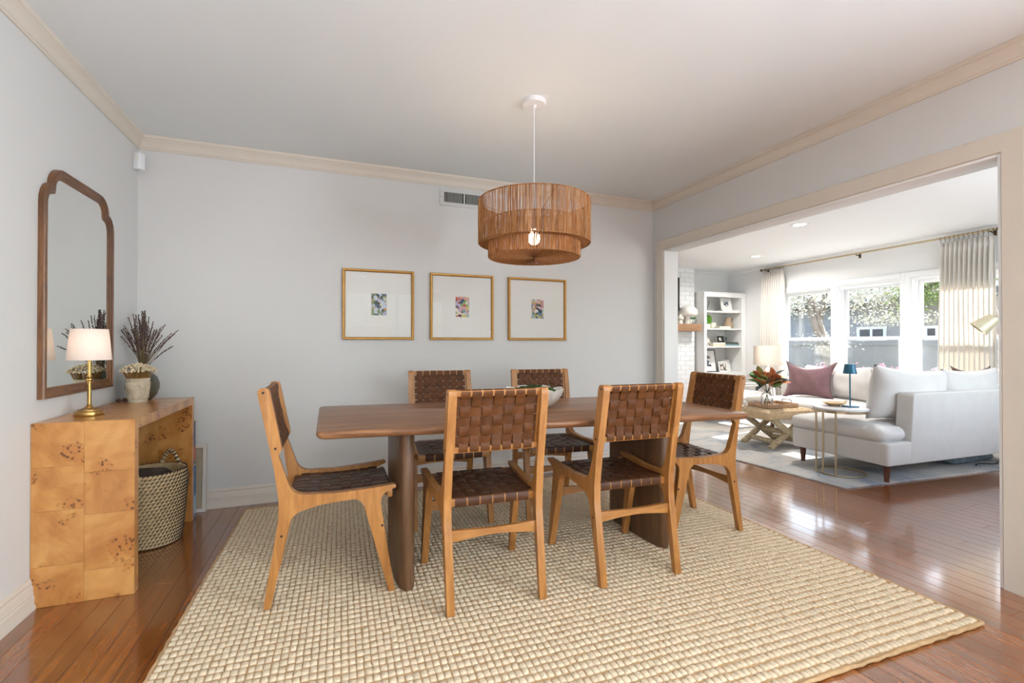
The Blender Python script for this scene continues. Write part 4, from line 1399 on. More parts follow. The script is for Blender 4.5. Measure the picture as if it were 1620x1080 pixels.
# fireplace chimney breast of painted brick
BF, BX0, BX1 = 6.65, 4.62, 6.0
ch = struct('wall_chimney', box(BX0, BX1 - 0.004, BF + 0.006, YL, -0.01, ZC), M['mortar'], label='white painted brick chimney breast')
bk = box(-0.0985, 0.0985, 0, 0.10, -0.0375, 0.0375, 0.003, 1)
bmh = bpy.data.meshes.new('brick'); bk.to_mesh(bmh); bk.free(); bmh.materials.append(M['brick_white'])
rowh = 0.0815
for r_ in range(30):
    z = rowh * (r_ + 0.5)
    if z > ZC - 0.02: break
    off = 0.0 if r_ % 2 else 0.10
    x = BX1 - 0.0985 + (0.0 if r_ % 2 else 0.0)
    first = True
    while x > BX0 + 0.08:
        sx = 1.0
        cx = x
        if first and r_ % 2 == 0:
            sx = 0.49; cx = BX1 - 0.0985 * 0.49
        o = bpy.data.objects.new('brick', bmh); COL.objects.link(o); o.parent = ch
        o.location = (cx + (0.004 if r_ % 2 else -0.002), BF + rnd.uniform(-0.0015, 0.002), z); o.scale = (sx, 1, 1)
        x = cx - 0.0985 * sx - 0.006 - 0.0985
        first = False
man = thing('mantel_shelf', 'thick rustic wooden mantel beam on the white brick chimney', 'mantel', (5.28, 6.42, 1.33))
obj('beam', box(-0.62, 0.667, 0, 0.23, 0, 0.125, 0.006, 2), M['mantel_wood'], man)
MZ = 1.455
def ceramic(name, label, cat, x, y, prof, mat, group=None, n=36):
    return tag(obj(name, lathe(NB(), prof, n), M[mat], loc=(x, y, MZ), smooth=60), label, cat, group)
ml = thing('mushroom_lamp', 'large white mushroom shaped lamp on the mantel', 'lamp', (5.745, 6.53, MZ))
obj('lamp_base', lathe(NB(), [(0, 0), (0.075, 0), (0.072, 0.03), (0.058, 0.08), (0.055, 0.13), (0, 0.13)], 36), M['ceramic_white'], ml, smooth=60)
obj('lamp_cap', lathe(NB(), [(0, 0.135), (0.10, 0.128), (0.15, 0.145), (0.166, 0.185), (0.158, 0.235), (0.125, 0.280), (0.07, 0.306), (0, 0.312)], 48), M['ceramic_white'], ml, smooth=60)
sml = thing('small_mushroom_lamp', 'small white mushroom shaped ornament at the left of the mantel', 'ornament', (5.555, 6.50, MZ))
obj('ornament_base', lathe(NB(), [(0, 0), (0.045, 0), (0.042, 0.03), (0.034, 0.06), (0, 0.06)], 28), M['ceramic_white'], sml, smooth=60)
obj('ornament_cap', lathe(NB(), [(0, 0.062), (0.05, 0.066), (0.066, 0.09), (0.058, 0.115), (0.034, 0.128), (0.026, 0.15), (0.03, 0.165), (0, 0.168)], 32), M['ceramic_cream'], sml, smooth=60)
gb = thing('glass_bowl_planter', 'clear glass bowl with a tiny green plant on the mantel', 'bowl', (5.79, 6.455, MZ))
obj('glass_bowl', lathe(NB(), [(0, 0.0), (0.03, 0.0), (0.06, 0.025), (0.068, 0.055), (0.058, 0.085), (0.056, 0.085), (0.065, 0.055), (0.057, 0.028), (0.03, 0.005), (0, 0.005)], 32), M['clear_glass'], gb, smooth=60)
bm = NB()
for k in range(9):
    a = k * 0.7
    bmesh.ops.create_icosphere(bm, subdivisions=1, radius=1, matrix=Matrix.Translation((0.03 * math.cos(a), 0.03 * math.sin(a), 0.085 + 0.012 * (k % 3))) @ Matrix.Rotation(a, 4, 'Z') @ Matrix.Diagonal((0.03, 0.012, 0.008, 1)))
tube(bm, [(0, 0, 0.02), (0, 0, 0.09)], 0.006, 6)
obj('tiny_plant', bm, M['leaf_green'], gb, smooth=180)
ceramic('pillar_candle', 'short white pillar candle behind the small mushroom ornament on the mantel', 'candle', 5.645, 6.58, [(0, 0), (0.035, 0), (0.035, 0.115), (0.03, 0.119), (0.006, 0.117), (0.004, 0.128), (0, 0.128)], 'candle_wax')
# black framed screen above the mantel
tv = thing('wall_screen', 'dark flat wall screen with pale edge above the mantel, only its right edge in view', 'screen', (5.03, BF - 0.004, 1.60))
obj('screen_body', box(-0.6, 0.6, -0.045, 0, 0, 0.66, 0.004), M['black'], tv)
obj('screen_face', box(-0.59, 0.59, -0.047, -0.044, 0.012, 0.648), M['black_metal'], tv, smooth=0)
obj('screen_edge', box(0.6, 0.612, -0.047, 0, 0, 0.66, 0.001), M['ceramic_cream'], tv)

# built-in bookcase in the alcove
bc = thing('built_in_bookcase', 'white built-in bookcase with four open shelves beside the chimney', 'bookcase', (6.035, 6.45, 0))
BWd = 0.958; BH = 2.012; BD = YL - 6.45 - 0.005
bm = NB()
bx(bm, 0, 0.055, 0, 0.022, 0.0, BH, 0.002); bx(bm, BWd - 0.105, BWd, 0, 0.022, 0.0, BH, 0.002)
bx(bm, 0.055, BWd - 0.105, 0, 0.022, BH - 0.075, BH, 0.002)
bx(bm, 0.055, BWd - 0.105, 0, 0.022, 0.53, 0.605, 0.002)
bx(bm, -0.005, BWd, -0.012, 0.022, BH - 0.008, BH + 0.008, 0.003)
obj('face_frame', bm, M['white_trim'], bc)
bm = NB()
bx(bm, 0.0, 0.02, 0.022, BD, 0, BH); bx(bm, BWd - 0.105, BWd - 0.085, 0.022, BD, 0, BH)
bx(bm, 0.02, BWd - 0.105, BD - 0.012, BD, 0, BH); bx(bm, 0.0, BWd - 0.085, 0.022, BD, BH, BH + 0.015)
obj('cabinet_body', bm, M['white_trim'], bc, smooth=0)
SH = [0.605, 1.066, 1.383, 1.688]
for z in SH:
    obj('shelf', box(0.021, BWd - 0.106, 0.004, BD - 0.013, z - 0.022, z, 0.002), M['white_trim'], bc)
for x0, x1 in ((0.058, 0.452), (0.456, BWd - 0.108)):
    d = obj('cabinet_door', box(x0, x1, -0.018, 0.002, 0.02, 0.525, 0.002), M['white_trim'], bc)
    bm = NB()
    for a, b, c, e in ((x0, x1, 0.02, 0.08), (x0, x1, 0.465, 0.525), (x0, x0 + .06, .08, .465), (x1 - .06, x1, .08, .465)): bx(bm, a, b, -0.026, -0.017, c, e, 0.002)
    obj('door_rails', bm, M['white_trim'], d)
pin = obj('shelf_pin', box(-0.006, 0.006, -0.01, 0.01, -0.03, -0.022), M['black'], bc, loc=(BWd - 0.112, 0.06, SH[1]))
for z in SH[1:]:
    for y in (0.06, BD - 0.05):
        if z == SH[1] and y == 0.06: continue
        inst(pin, bc, loc=(BWd - 0.112, y, z))
def B(u, y): return (6.035 + u, 6.45 + y)
def bframe(name, label, x, y, z, w, h, fr, inner, key, group, lean=R(-9), ang=0.0, border=0.02, pwid=0.5):
    t = thing(name, label, 'picture frame', (x, y, z), group=group)
    t.rotation_euler = (lean, 0, ang)
    obj('frame', sweep(NB(), [(-w / 2, 0, 0), (w / 2, 0, 0), (w / 2, 0, h), (-w / 2, 0, h)], [(0, 0), (0, 0.014), (-border, 0.014), (-border, 0)], (0, -1, 0), closed=True), M[fr], t, smooth=30)
    obj('mount', box(-w / 2 + border * .8, w / 2 - border * .8, -0.007, -0.002, border * .8, h - border * .8), M[inner], t, smooth=0)
    if key: obj('print', box(-w * pwid / 2, w * pwid / 2, -0.0085, -0.006, h * (1 - pwid) / 2, h * (1 + pwid) / 2), M[key], t, smooth=0)
    obj('back_stand', box(-0.02, 0.02, 0, 0.004, 0, h * .7), M['white_paper'], t, smooth=0)
    return t
def book(label, x, y, z, w, d, h, cover, ang=0.0, group='books lying on the bookcase shelves'):
    t = thing('book', label, 'book', (x, y, z), ang, group)
    bm = NB()
    bx(bm, -w / 2, w / 2, -d / 2, d / 2, 0, 0.003); bx(bm, -w / 2, w / 2, -d / 2, d / 2, h - 0.003, h); bx(bm, -w / 2, w / 2, -d / 2, -d / 2 + 0.003, 0.003, h - 0.003)
    obj('cover', bm, M[cover], t, smooth=0)
    obj('pages', box(-w / 2 + .004, w / 2 - .004, -d / 2 + .003, d / 2 - .004, 0.003, h - 0.003), M['page_block'], t, smooth=0)
    return t
# top shelf
z = SH[3]
tag(obj('glass_vase', lathe(NB(), [(0, 0), (0.05, 0), (0.055, 0.02), (0.05, 0.06), (0.075, 0.12), (0.088, 0.20), (0.085, 0.20), (0.07, 0.12), (0.046, 0.06), (0.048, 0.02), (0, 0.012)], 28, wob=lambda a, z: 1 + 0.06 * math.cos(a * 8)), M['clear_glass'], loc=B(0.19, 0.20) + (z,), smooth=50),
    'clear cut glass vase at the left of the top bookcase shelf', 'vase')
book('white book lying flat on the top bookcase shelf', *B(0.675, 0.17), z, 0.39, 0.22, 0.032, 'white_paper')
bframe('photo_frame', 'white photo frame with a black and white photo on the top bookcase shelf', *B(0.625, 0.12), z + 0.033, 0.235, 0.225, 'white_trim', 'white_paper', 'print_mono', None, R(-13), R(-4), 0.016, 0.42)
# second shelf
z = SH[2]
tp = thing('potted_topiary', 'round green topiary in a white pot at the left of the second shelf', 'plant', B(0.215, 0.16) + (z,))
obj('pot', lathe(NB(), [(0, 0), (0.048, 0), (0.054, 0.085), (0.050, 0.085), (0.046, 0.07), (0, 0.07)], 28), M['ceramic_white'], tp)
bm = NB()
for k in range(110):
    zz = -1 + 2 * (k + .5) / 110; a = k * 2.4; s_ = math.sqrt(1 - zz * zz)
    bmesh.ops.create_icosphere(bm, subdivisions=1, radius=rnd.uniform(.012, .018), matrix=Matrix.Translation((0.066 * s_ * math.cos(a), 0.066 * s_ * math.sin(a), 0.155 + 0.082 * zz)))
tag(obj('foliage', bm, M['topiary'], tp, smooth=180), kind='stuff')
tag(obj('wax_candle', lathe(NB(), [(0, 0), (0.058, 0), (0.06, 0.11), (0.05, 0.112), (0.008, 0.108), (0.004, 0.12), (0, 0.12)], 28), M['candle_wax'], loc=B(0.395, 0.22) + (z,), smooth=60), 'squat cream candle beside the topiary on the second shelf', 'candle')
book('thin sand book, lower of two under the pitcher on the second shelf', *B(0.50, 0.13), z, 0.28, 0.2, 0.022, 'book_sand')
book('white book, upper of two beside the pitcher on the second shelf', *B(0.51, 0.13), z + 0.022, 0.25, 0.18, 0.02, 'white_paper')
pit = thing('pitcher', 'tan stoneware pitcher with a looped handle on the second shelf', 'pitcher', B(0.700, 0.16) + (z,))
obj('pitcher_body', lathe(NB(), [(0, 0), (0.060, 0), (0.085, 0.03), (0.092, 0.065), (0.075, 0.105), (0.052, 0.130), (0.046, 0.17), (0.052, 0.205), (0.048, 0.205), (0.042, 0.17), (0.05, 0.13), (0, 0.12)], 32, wob=lambda a, z: 1 + (0.35 * max(0, math.cos(a - PI)) ** 6 if z > 0.18 else 0)), M['stoneware'], pit, smooth=60)
obj('handle', tube(NB(), [(0.048, 0, 0.195), (0.085, 0, 0.205), (0.108, 0, 0.18), (0.10, 0, 0.14), (0.078, 0, 0.095)], 0.008, 8), M['stoneware'], pit, smooth=60)
# third shelf
z = SH[1]
bframe('photo_frame', 'small portrait photo leaning at the far left of the third shelf', *B(0.225, 0.14), z, 0.10, 0.165, 'white_trim', 'white_paper', 'print_portrait', None, R(-8), R(25), 0.006, 0.85)
book('long sand coloured book, bottom left of the third shelf stack', *B(0.405, 0.17), z, 0.30, 0.21, 0.042, 'book_sand')
book('pale green book lying on the sand book on the third shelf', *B(0.41, 0.17), z + 0.042, 0.28, 0.20, 0.028, 'page_block')
book('pale blue book at the bottom of the right stack on the third shelf', *B(0.69, 0.16), z, 0.33, 0.21, 0.024, 'book_sky')
book('teal book in the middle of the right stack on the third shelf', *B(0.70, 0.16), z + 0.024, 0.31, 0.20, 0.026, 'book_teal')
book('dark book on top of the right stack on the third shelf', *B(0.69, 0.16), z + 0.050, 0.30, 0.19, 0.022, 'book_dark')
bframe('photo_frame', 'small black photo frame with a pale photo standing on the book stack', *B(0.50, 0.14), z + 0.0705, 0.13, 0.115, 'black', 'black', 'print_photo', None, R(-8), R(-6), 0.012, 0.5)
tag(obj('wire_ornament', tube(NB(), [(0.02 * math.cos(k * .52) * (1 + .5 * math.sin(k * .9)), 0.02 * math.sin(k * .52), 0.05 + 0.042 * math.sin(k * .37)) for k in range(40)], 0.004, 6), M['leaf_grey'], loc=B(0.62, 0.15) + (z + 0.0705,), smooth=60), 'small grey green knotted wire ornament on the right book stack', 'ornament')
# fourth shelf
z = SH[0]
bframe('picture_frame', 'large grey framed print leaning at the left of the bottom shelf', *B(0.26, 0.21), z, 0.40, 0.405, 'roof_grey', 'white_paper', 'print_mono', None, R(-10), R(-6), 0.016, 0.5)
bframe('photo_frame', 'small white framed photo leaning in the middle of the bottom shelf', *B(0.565, 0.14), z, 0.185, 0.19, 'white_trim', 'white_paper', 'print_photo', None, R(-12), R(-6), 0.012, 0.72)
bframe('picture_frame', 'blank white canvas leaning at the right of the bottom shelf', *B(0.715, 0.22), z, 0.215, 0.215, 'white_trim', 'white_paper', None, None, R(-10), R(4), 0.008)

# ------------------------------------------------------------------ curtains on a brass rod
rodx, rodz = 6.885, 2.372
rod = thing('curtain_rod', 'thin brass curtain rod above the living room windows', 'curtain rod', (rodx, 4.48, rodz))
obj('pole', tube(NB(), [(0, -1.53, 0.012), (0, 1.54, 0.0)], 0.011, 10), M['pale_brass'], rod, smooth=60)
for y, zz in ((-1.54, 0.012), (1.55, 0)):
    obj('finial', lathe(NB(), [(0, -0.018), (0.012, -0.018), (0.019, -0.008), (0.019, 0.008), (0.012, 0.018), (0, 0.018)], 16, mat=Matrix.Translation((0, y, zz)) @ Matrix.Rotation(PI / 2, 4, 'X')), M['dark_brass'], rod)
for y in (-1.46, 0.0, 1.50):
    bm = NB()
    tube(bm, [(0, y, 0.004), (0.06, y, -0.01), (0.112, y, -0.01)], 0.007, 8)
    bx(bm, 0.106, 0.114, y - 0.015, y + 0.015, -0.045, 0.025, 0.003)
    obj('bracket', bm, M['dark_brass'], rod, smooth=60)
rg_src = None
def curtain(label, y0, y1, folds, flare, seed):
    global rg_src
    rr = random.Random(seed)
    t = thing('window_curtain', label, 'curtain', (rodx, (y0 + y1) / 2, 0), group='pleated living room curtains')
    top, bot = rodz - 0.05, 0.012
    nu, nv = folds * 10, 26
    V, F = [], []
    ph = [rr.uniform(-.5, .5) for _ in range(folds + 1)]
    hw = (y1 - y0) / 2
    for j in range(nv + 1):
        f = j / nv
        z = top + (bot - top) * f
        for i in range(nu + 1):
            u = i / nu
            y = (-hw + 2 * hw * u) * (1 + flare * f)
            k = u * folds
            amp = 0.030 + 0.022 * min(1, f * 3)
            if f < 0.04: amp *= 0.55
            w_ = ph[int(k) % (folds + 1)]
            x = amp * math.sin(2 * PI * k + w_ * 0.6 * min(1, f * 2)) + 0.008 * math.sin(5 * u + 2 * f * 3 + seed)
            V.append((x, y + 0.006 * math.sin(4 * PI * k) * min(1, f * 3), z))
    for j in range(nv):
        for i in range(nu):
            a = j * (nu + 1) + i
            F.append((a, a + 1, a + nu + 2, a + nu + 1))
    c = obj('cloth', (V, F), M['curtain_linen'], t, smooth=180)
    s = c.modifiers.new('thickness', 'SOLIDIFY'); s.thickness = 0.003
    for i in range(folds + 1):
        y = -hw * 0.98 + 2 * hw * 0.98 * i / folds
        bm = NB()
        zz = rodz + (0.012 - 0.012 * ((y1 + y0) / 2 + y - 2.95) / 3.07)
        tube(bm, [(0.018 * math.cos(2 * PI * k / 16), 0, zz - 0.006 + 0.018 * math.sin(2 * PI * k / 16)) for k in range(16)], 0.0028, 6, closed=True)
        tube(bm, [(0, 0, zz - 0.024), (0, 0, zz - 0.056)], 0.002, 5)
        o = obj('curtain_ring', bm, M['dark_brass'], t, smooth=60)
        o.location = (0, y, 0)
    return t
curtain('pleated ivory curtain left of the windows, behind the white drum lamp', 5.60, 6.01, 9, 0.08, 3)
curtain('pleated ivory curtain right of the windows, behind the reading lamp', 2.98, 3.48, 11, 0.06, 8)

# ------------------------------------------------------------------ sectional sofa
SO, SR = (4.03, 2.378), R(-2.0)
sofa = thing('sectional_sofa', 'white linen sectional sofa with a chaise end on tapered legs', 'sofa', (SO[0], SO[1], LRZ), SR)
def sofa_pt(x, y, z): 
    return (SO[0] + x * math.cos(SR) - y * math.sin(SR), SO[1] + x * math.sin(SR) + y * math.cos(SR), LRZ + z)
SX, SY1, SY2 = 1.95, 0.85, 2.12
Z0s, Z1s = 0.137, 0.315
bp = rounded([(0, 0, .03), (SX, 0, .03), (SX, SY2, .03), (SX - 0.95, SY2, .03), (SX - 0.95, SY1, .02), (0, SY1, .03)], 4)
obj('sofa_base', prism(NB(), bp, Z0s, Z1s, lambda u, v, w: (u, v, w), 0.014, 3), M['linen_grey'], sofa, smooth=40)
bm = NB()
prism(bm, rounded([(0.255, Z0s + .02, .01), (SX, Z0s + .02, .01), (SX, 0.690, .03), (0.30, 0.698, .03)], 4), -0.002, 0.125, lambda u, v, w: (u, w, v), 0.018, 3)
obj('sofa_back', bm, M['linen_grey'], sofa, smooth=40)
bm = NB()
prism(bm, rounded([(0.125, Z0s + .02, .01), (SY2, Z0s + .02, .01), (SY2 - 0.03, 0.690, .03), (0.125, 0.69, .01)], 4), SX - 0.125, SX + 0.002, lambda u, v, w: (w, u, v), 0.018, 3)
obj('sofa_back', bm, M['linen_grey'], sofa, smooth=40)
def cush_poly(pts, z0, z1, crown, nm='seat_cushion', bev=0.05):
    bm = NB()
    prism(bm, rounded([p + (0.05,) for p in pts], 5), z0, z1, lambda u, v, w: (u, v, w), bev, 5)
    return obj(nm, bm, M['linen_white'], sofa, smooth=180)
bm = NB()
soft_box(bm, -0.015, 0.99, 0.13, 0.86, Z1s - 0.004, 0.435, 0.055, 0.022, 12)
soft_box(bm, -0.015, 0.285, 0.035, 0.40, Z1s - 0.004, 0.428, 0.055, 0.012, 9)
obj('seat_cushion', bm, M['linen_white'], sofa, smooth=180)
for x0, x1, y0, y1 in ((0.99, 1.82, 0.13, 1.25), (0.99, 1.82, 1.25, 2.13)):
    obj('seat_cushion', soft_box(NB(), x0, x1, y0, y1, Z1s - 0.004, 0.432, 0.05, 0.02, 8), M['linen_white'], sofa, smooth=180)
# loose back cushions
def back_cushion(cx, cy, w, h, th, lean, rz, seed, roll=0.0):
    bm = NB()
    pillow(bm, w, h, th, 20, 0.05, Matrix.Translation((0, 0, h / 2)))
    rr_ = random.Random(seed); p_ = [rr_.uniform(0, 6) for _ in range(4)]
    for v in bm.verts:
        f = v.co.z / h
        v.co.z -= 0.02 * f * math.sin(PI * (v.co.x / w + 0.5))
        v.co.y += 0.008 * math.sin(9 * v.co.x + p_[0]) * math.sin(11 * f + p_[1])
        v.co.x += 0.006 * math.sin(7 * f + p_[2])
    bm2 = bm
    o = obj('back_cushion', bm2, M['linen_white'], sofa, loc=(cx, cy, 0.438), smooth=180)
    o.rotation_euler = (lean, roll, rz)
back_cushion(0.575, 0.250, 0.86, 0.46, 0.28, R(6), R(-2), 1, R(4))
back_cushion(1.38, 0.245, 0.84, 0.44, 0.26, R(6), R(1), 2)
back_cushion(1.66, 0.80, 0.80, 0.40, 0.25, R(10), R(-90), 4)
back_cushion(1.66, 1.60, 0.82, 0.40, 0.25, R(10), R(-90), 5)
for x, y in ((0.075, 0.06), (0.075, SY1 - 0.06), (SX - 0.08, 0.08), (SX - 0.08, SY2 - 0.08), (SX - 0.87, SY2 - 0.08), (SX - 0.87, SY1 + 0.02)):
    obj('sofa_leg', lathe(NB(), [(0, 0), (0.017, 0), (0.027, Z0s + 0.004), (0, Z0s + 0.004)], 20), M['walnut_leg'], sofa, loc=(x, y, 0), smooth=40)
# throw pillows
pw = thing('throw_pillow', 'mauve velvet throw pillow with dark piping on the far sofa seat', 'pillow', (5.46, 4.10, 0.450))
pw.rotation_euler = (0, 0, R(-72))
mt = Matrix.Translation((0, 0, 0.215)) @ Matrix.Rotation(R(-16), 4, 'X')
bm = pillow(NB(), 0.56, 0.46, 0.17, 24, 0.20)
def dip(p): return Vector((p.x, p.y, p.z - 0.055 * max(0, p.z / 0.23) * math.cos(PI / 2 * min(1, abs(p.x) / 0.26)) ** 0.8))
for v in bm.verts: v.co = mt @ dip(v.co)
obj('pillow_cover', bm, M['mauve_velvet'], pw, smooth=180)
edge = []
for k in range(81):
    s = k / 80 * 4; side = int(s) % 4; f = s - int(s); u = -1 + 2 * f
    uv = [(u, -1), (1, u), (-u, 1), (-1, -u)][side]
    x = uv[0] * (1 - 0.20 * (1 - uv[1] ** 2) * abs(uv[0])) * 0.28; z_ = uv[1] * (1 - 0.20 * (1 - uv[0] ** 2) * abs(uv[1])) * 0.23
    edge.append(mt @ dip(Vector((x, 0, z_))))
obj('piping', tube(NB(), edge[:-1], 0.005, 6, closed=True), M['brown_velvet'], pw, smooth=180)
pw2 = thing('throw_pillow', 'dark brown throw pillow peeking over the sofa back at the right', 'pillow', (5.74, 2.64, 0.450))
pw2.rotation_euler = (0, 0, R(-35))
mt = Matrix.Translation((0, 0, 0.225)) @ Matrix.Rotation(R(-14), 4, 'X')
obj('pillow_cover', pillow(NB(), 0.33, 0.46, 0.14, 16, 0.26, mt), M['brown_velvet'], pw2, smooth=180)

# ------------------------------------------------------------------ C shaped side table over the chaise
st = thing('side_table', 'round marble topped side table with thin brass legs by the chaise', 'side table', (4.045, 2.755, LRZ))
obj('table_top', lathe(NB(), [(0, 0.537), (0.191, 0.537), (0.197, 0.541), (0.198, 0.553), (0.195, 0.557), (0, 0.557)], 56), M['marble'], st)
obj('top_rim', lathe(NB(), [(0.155, 0.520), (0.193, 0.520), (0.193, 0.537), (0.155, 0.537), (0.155, 0.520)], 56), M['pale_brass'], st)
obj('base_ring', tube(NB(), [(0.178 * math.cos(2 * PI * k / 56), 0.178 * math.sin(2 * PI * k / 56), 0.008) for k in range(56)], 0.0065, 8, closed=True), M['pale_brass'], st, smooth=60)
for x, y in ((3.8575, 2.672), (3.893, 2.892), (3.844, 2.785)):
    dx, dy = x - 4.045, y - 2.755
    k = 0.178 / math.hypot(dx, dy)
    obj('leg', tube(NB(), [(dx * k, dy * k, 0.008), (dx * k, dy * k, 0.522)], 0.0075, 10), M['pale_brass'], st, smooth=60)
STZ = LRZ + 0.557
tlm = thing('cordless_lamp', 'teal cordless table lamp with tapered shade on the marble side table', 'lamp', (4.12, 2.725, STZ))
tlm.rotation_euler = (0, 0, R(-10))
obj('lamp_base', box(-0.045, 0.045, -0.045, 0.045, 0, 0.010, 0.003), M['teal_metal'], tlm)
obj('lamp_stem', tube(NB(), [(0, 0, 0.008), (0, 0, 0.312)], 0.0055, 10), M['teal_metal'], tlm, smooth=60)
obj('lamp_shade', lathe(NB(), [(0.051, 0.285), (0.037, 0.365), (0, 0.367), (0, 0.363), (0.035, 0.361), (0.049, 0.285), (0.051, 0.285)], 40), M['teal_metal'], tlm)
dsh = thing('wooden_dish', 'pale wooden dish with a little handle on the marble side table', 'dish', (4.09, 2.84, STZ))
dsh.rotation_euler = (0, 0, R(-20))
obj('dish_bowl', lathe(NB(), [(0, 0.004), (0.04, 0.004), (0.065, 0.012), (0.090, 0.026), (0.093, 0.028), (0.086, 0.029), (0.06, 0.019), (0, 0.014)], 36), M['dish_wood'], dsh, smooth=60)
for k in range(3):
    a = 2 * PI * k / 3
    obj('foot', lathe(NB(), [(0, 0), (0.008, 0), (0.010, 0.008), (0, 0.008)], 12, c=(0.04 * math.cos(a), 0.04 * math.sin(a), 0)), M['dish_wood'], dsh)
obj('handle', tube(NB(), [(0.082, 0, 0.026), (0.098, 0, 0.040), (0.112, 0, 0.036), (0.100, 0, 0.026), (0.088, 0, 0.024)], 0.004, 6), M['dish_wood'], dsh, smooth=60)

# ------------------------------------------------------------------ woven stool with crossed legs
stl = thing('woven_stool', 'woven rope stool with crossed wrapped legs near the chaise', 'stool', (4.52, 3.80, LRZ), R(-3))
obj('seat_core', soft_box(NB(), -0.325, 0.325, -0.225, 0.225, 0.30, 0.398, 0.035, 0.012, 7), M['woven_straw'], stl, smooth=180)
V, F = [], []
def pad(c, ux, uy, n_, hx, hy, h):
    b = len(V)
    for a, d in ((-1, -1), (1, -1), (1, 1), (-1, 1)): V.append(tuple(c + ux * a * hx + uy * d * hy))
    for a, d in ((-1, -1), (1, -1), (1, 1), (-1, 1)): V.append(tuple(c + ux * a * hx * .72 + uy * d * hy * .6 + n_ * h))
    for k in range(4): F.append((b + k, b + (k + 1) % 4, b + 4 + (k + 1) % 4, b + 4 + k))
    F.append((b + 4, b + 5, b + 6, b + 7))
X, Y, Z = Vector((1, 0, 0)), Vector((0, 1, 0)), Vector((0, 0, 1))
for i in range(16):
    for j in range(11):
        x = -0.30 + 0.60 * (i + .5) / 16; y = -0.205 + 0.41 * (j + .5) / 11
        s = 1 if (i + j) % 2 else -1
        u = (X + Y * s * .55).normalized(); v = Z.cross(u)
        cz = 0.398 + 0.012 * (1 - (x / .325) ** 2) * (1 - (y / .225) ** 2) - 0.002
        pad(Vector((x, y, cz)), u, v, Z, 0.019, 0.015, 0.007)
for i in range(26):
    for s in (-1, 1):
        pad(Vector((-0.30 + 0.6 * (i + .5) / 26, s * 0.228, 0.352)), (X * .35 + Z).normalized(), X, Y * s, 0.042, 0.011, 0.006)
for i in range(18):
    for s in (-1, 1):
        pad(Vector((s * 0.331, -0.20 + 0.4 * (i + .5) / 18, 0.352)), (Y * .35 + Z).normalized(), Y, X * s, 0.042, 0.011, 0.006)
obj('seat_weave', (V, F), M['woven_straw'], stl, smooth=40, kind='stuff')
def wrapped(a, b, r_, parent):
    a, b = Vector(a), Vector(b)
    n = max(12, int((b - a).length / 0.012))
    pts = [a.lerp(b, k / n) for k in range(n + 1)]
    return obj('wrapped_bar', tube(NB(), pts, [r_ * (1 + 0.09 * (k % 2)) for k in range(n + 1)], 10), M['rattan_wrap'], parent, smooth=60)
for y in (-0.185, 0.185):
    for s in (-1, 1): wrapped((-0.235 * s, y + 0.012 * s, 0), (0.235 * s, y + 0.012 * s, 0.31), 0.031, stl)
wrapped((0, -0.18, 0.155), (0, 0.18, 0.155), 0.027, stl)
for s in (-1, 1): wrapped((0.14 * s, -0.18, 0.06), (0.14 * s, 0.18, 0.06), 0.025, stl)
# tray on the stool
SZ = LRZ + 0.413
tr = thing('serving_tray', 'light wooden serving tray with metal handles on the woven stool', 'tray', (4.50, 3.80, SZ), R(-4))
bm = NB()
bx(bm, -0.20, 0.20, -0.145, 0.145, 0, 0.010, 0.002)
bx(bm, -0.20, 0.20, -0.145, -0.133, 0.010, 0.042, 0.002); bx(bm, -0.20, 0.20, 0.133, 0.145, 0.010, 0.042, 0.002)
bx(bm, -0.20, -0.188, -0.133, 0.133, 0.010, 0.042, 0.002); bx(bm, 0.188, 0.20, -0.133, 0.133, 0.010, 0.042, 0.002)
obj('tray_body', bm, M['tray_wood'], tr)
for s in (-1, 1):
    obj('tray_handle', tube(NB(), [(s * 0.194, -0.06, 0.040), (s * 0.194, -0.06, 0.066), (s * 0.194, -0.052, 0.070), (s * 0.194, 0.052, 0.070), (s * 0.194, 0.06, 0.066), (s * 0.194, 0.06, 0.040)], 0.005, 8), M['chrome'], tr, smooth=60)
VX, VY, VZ = 4.415, 3.80, SZ + 0.010
mv = thing('flower_vase', 'clear glass vase of rust and green magnolia leaves on the tray', 'vase', (VX, VY, VZ))
obj('vase_glass', lathe(NB(), [(0, 0), (0.055, 0), (0.062, 0.008), (0.062, 0.115), (0.050, 0.135), (0.034, 0.146), (0.036, 0.158), (0.033, 0.158), (0.030, 0.146), (0.047, 0.133), (0.058, 0.113), (0.058, 0.010), (0.05, 0.006), (0, 0.006)], 40), M['clear_glass'], mv, smooth=60)
obj('water', lathe(NB(), [(0, 0.008), (0.054, 0.008), (0.056, 0.07), (0, 0.07)], 32), M['clear_glass'], mv, smooth=60)
def leaf(p, d, L, w, mat, cup=0.25, twist=0.0):
    d = Vector(d).normalized()
    s, u = frame_at(d)
    m4 = Matrix.Rotation(twist, 3, d); s = m4 @ s; u = m4 @ u
    bm = NB()
    n = 7
    rows_ = []
    for i in range(n + 1):
        f = i / n
        ww = w * math.sin(PI * min(1, f * 0.97 + .015)) ** 0.6 * (1 - 0.25 * f)
        c = d * L * f + u * (-0.18 * L * f * f)
        rows_.append([bm.verts.new(c + s * ww * k + u * cup * ww * abs(k) ** 1.5) for k in (-1, -.5, 0, .5, 1)])
    for a, b in zip(rows_, rows_[1:]):
        for k in range(4): bm.faces.new([a[k], a[k + 1], b[k + 1], b[k]])
    o = obj('leaf', bm, M[mat], mv, loc=p, smooth=180)
    m_ = o.modifiers.new('thickness', 'SOLIDIFY'); m_.thickness = 0.0015
bm = NB()
tips = []
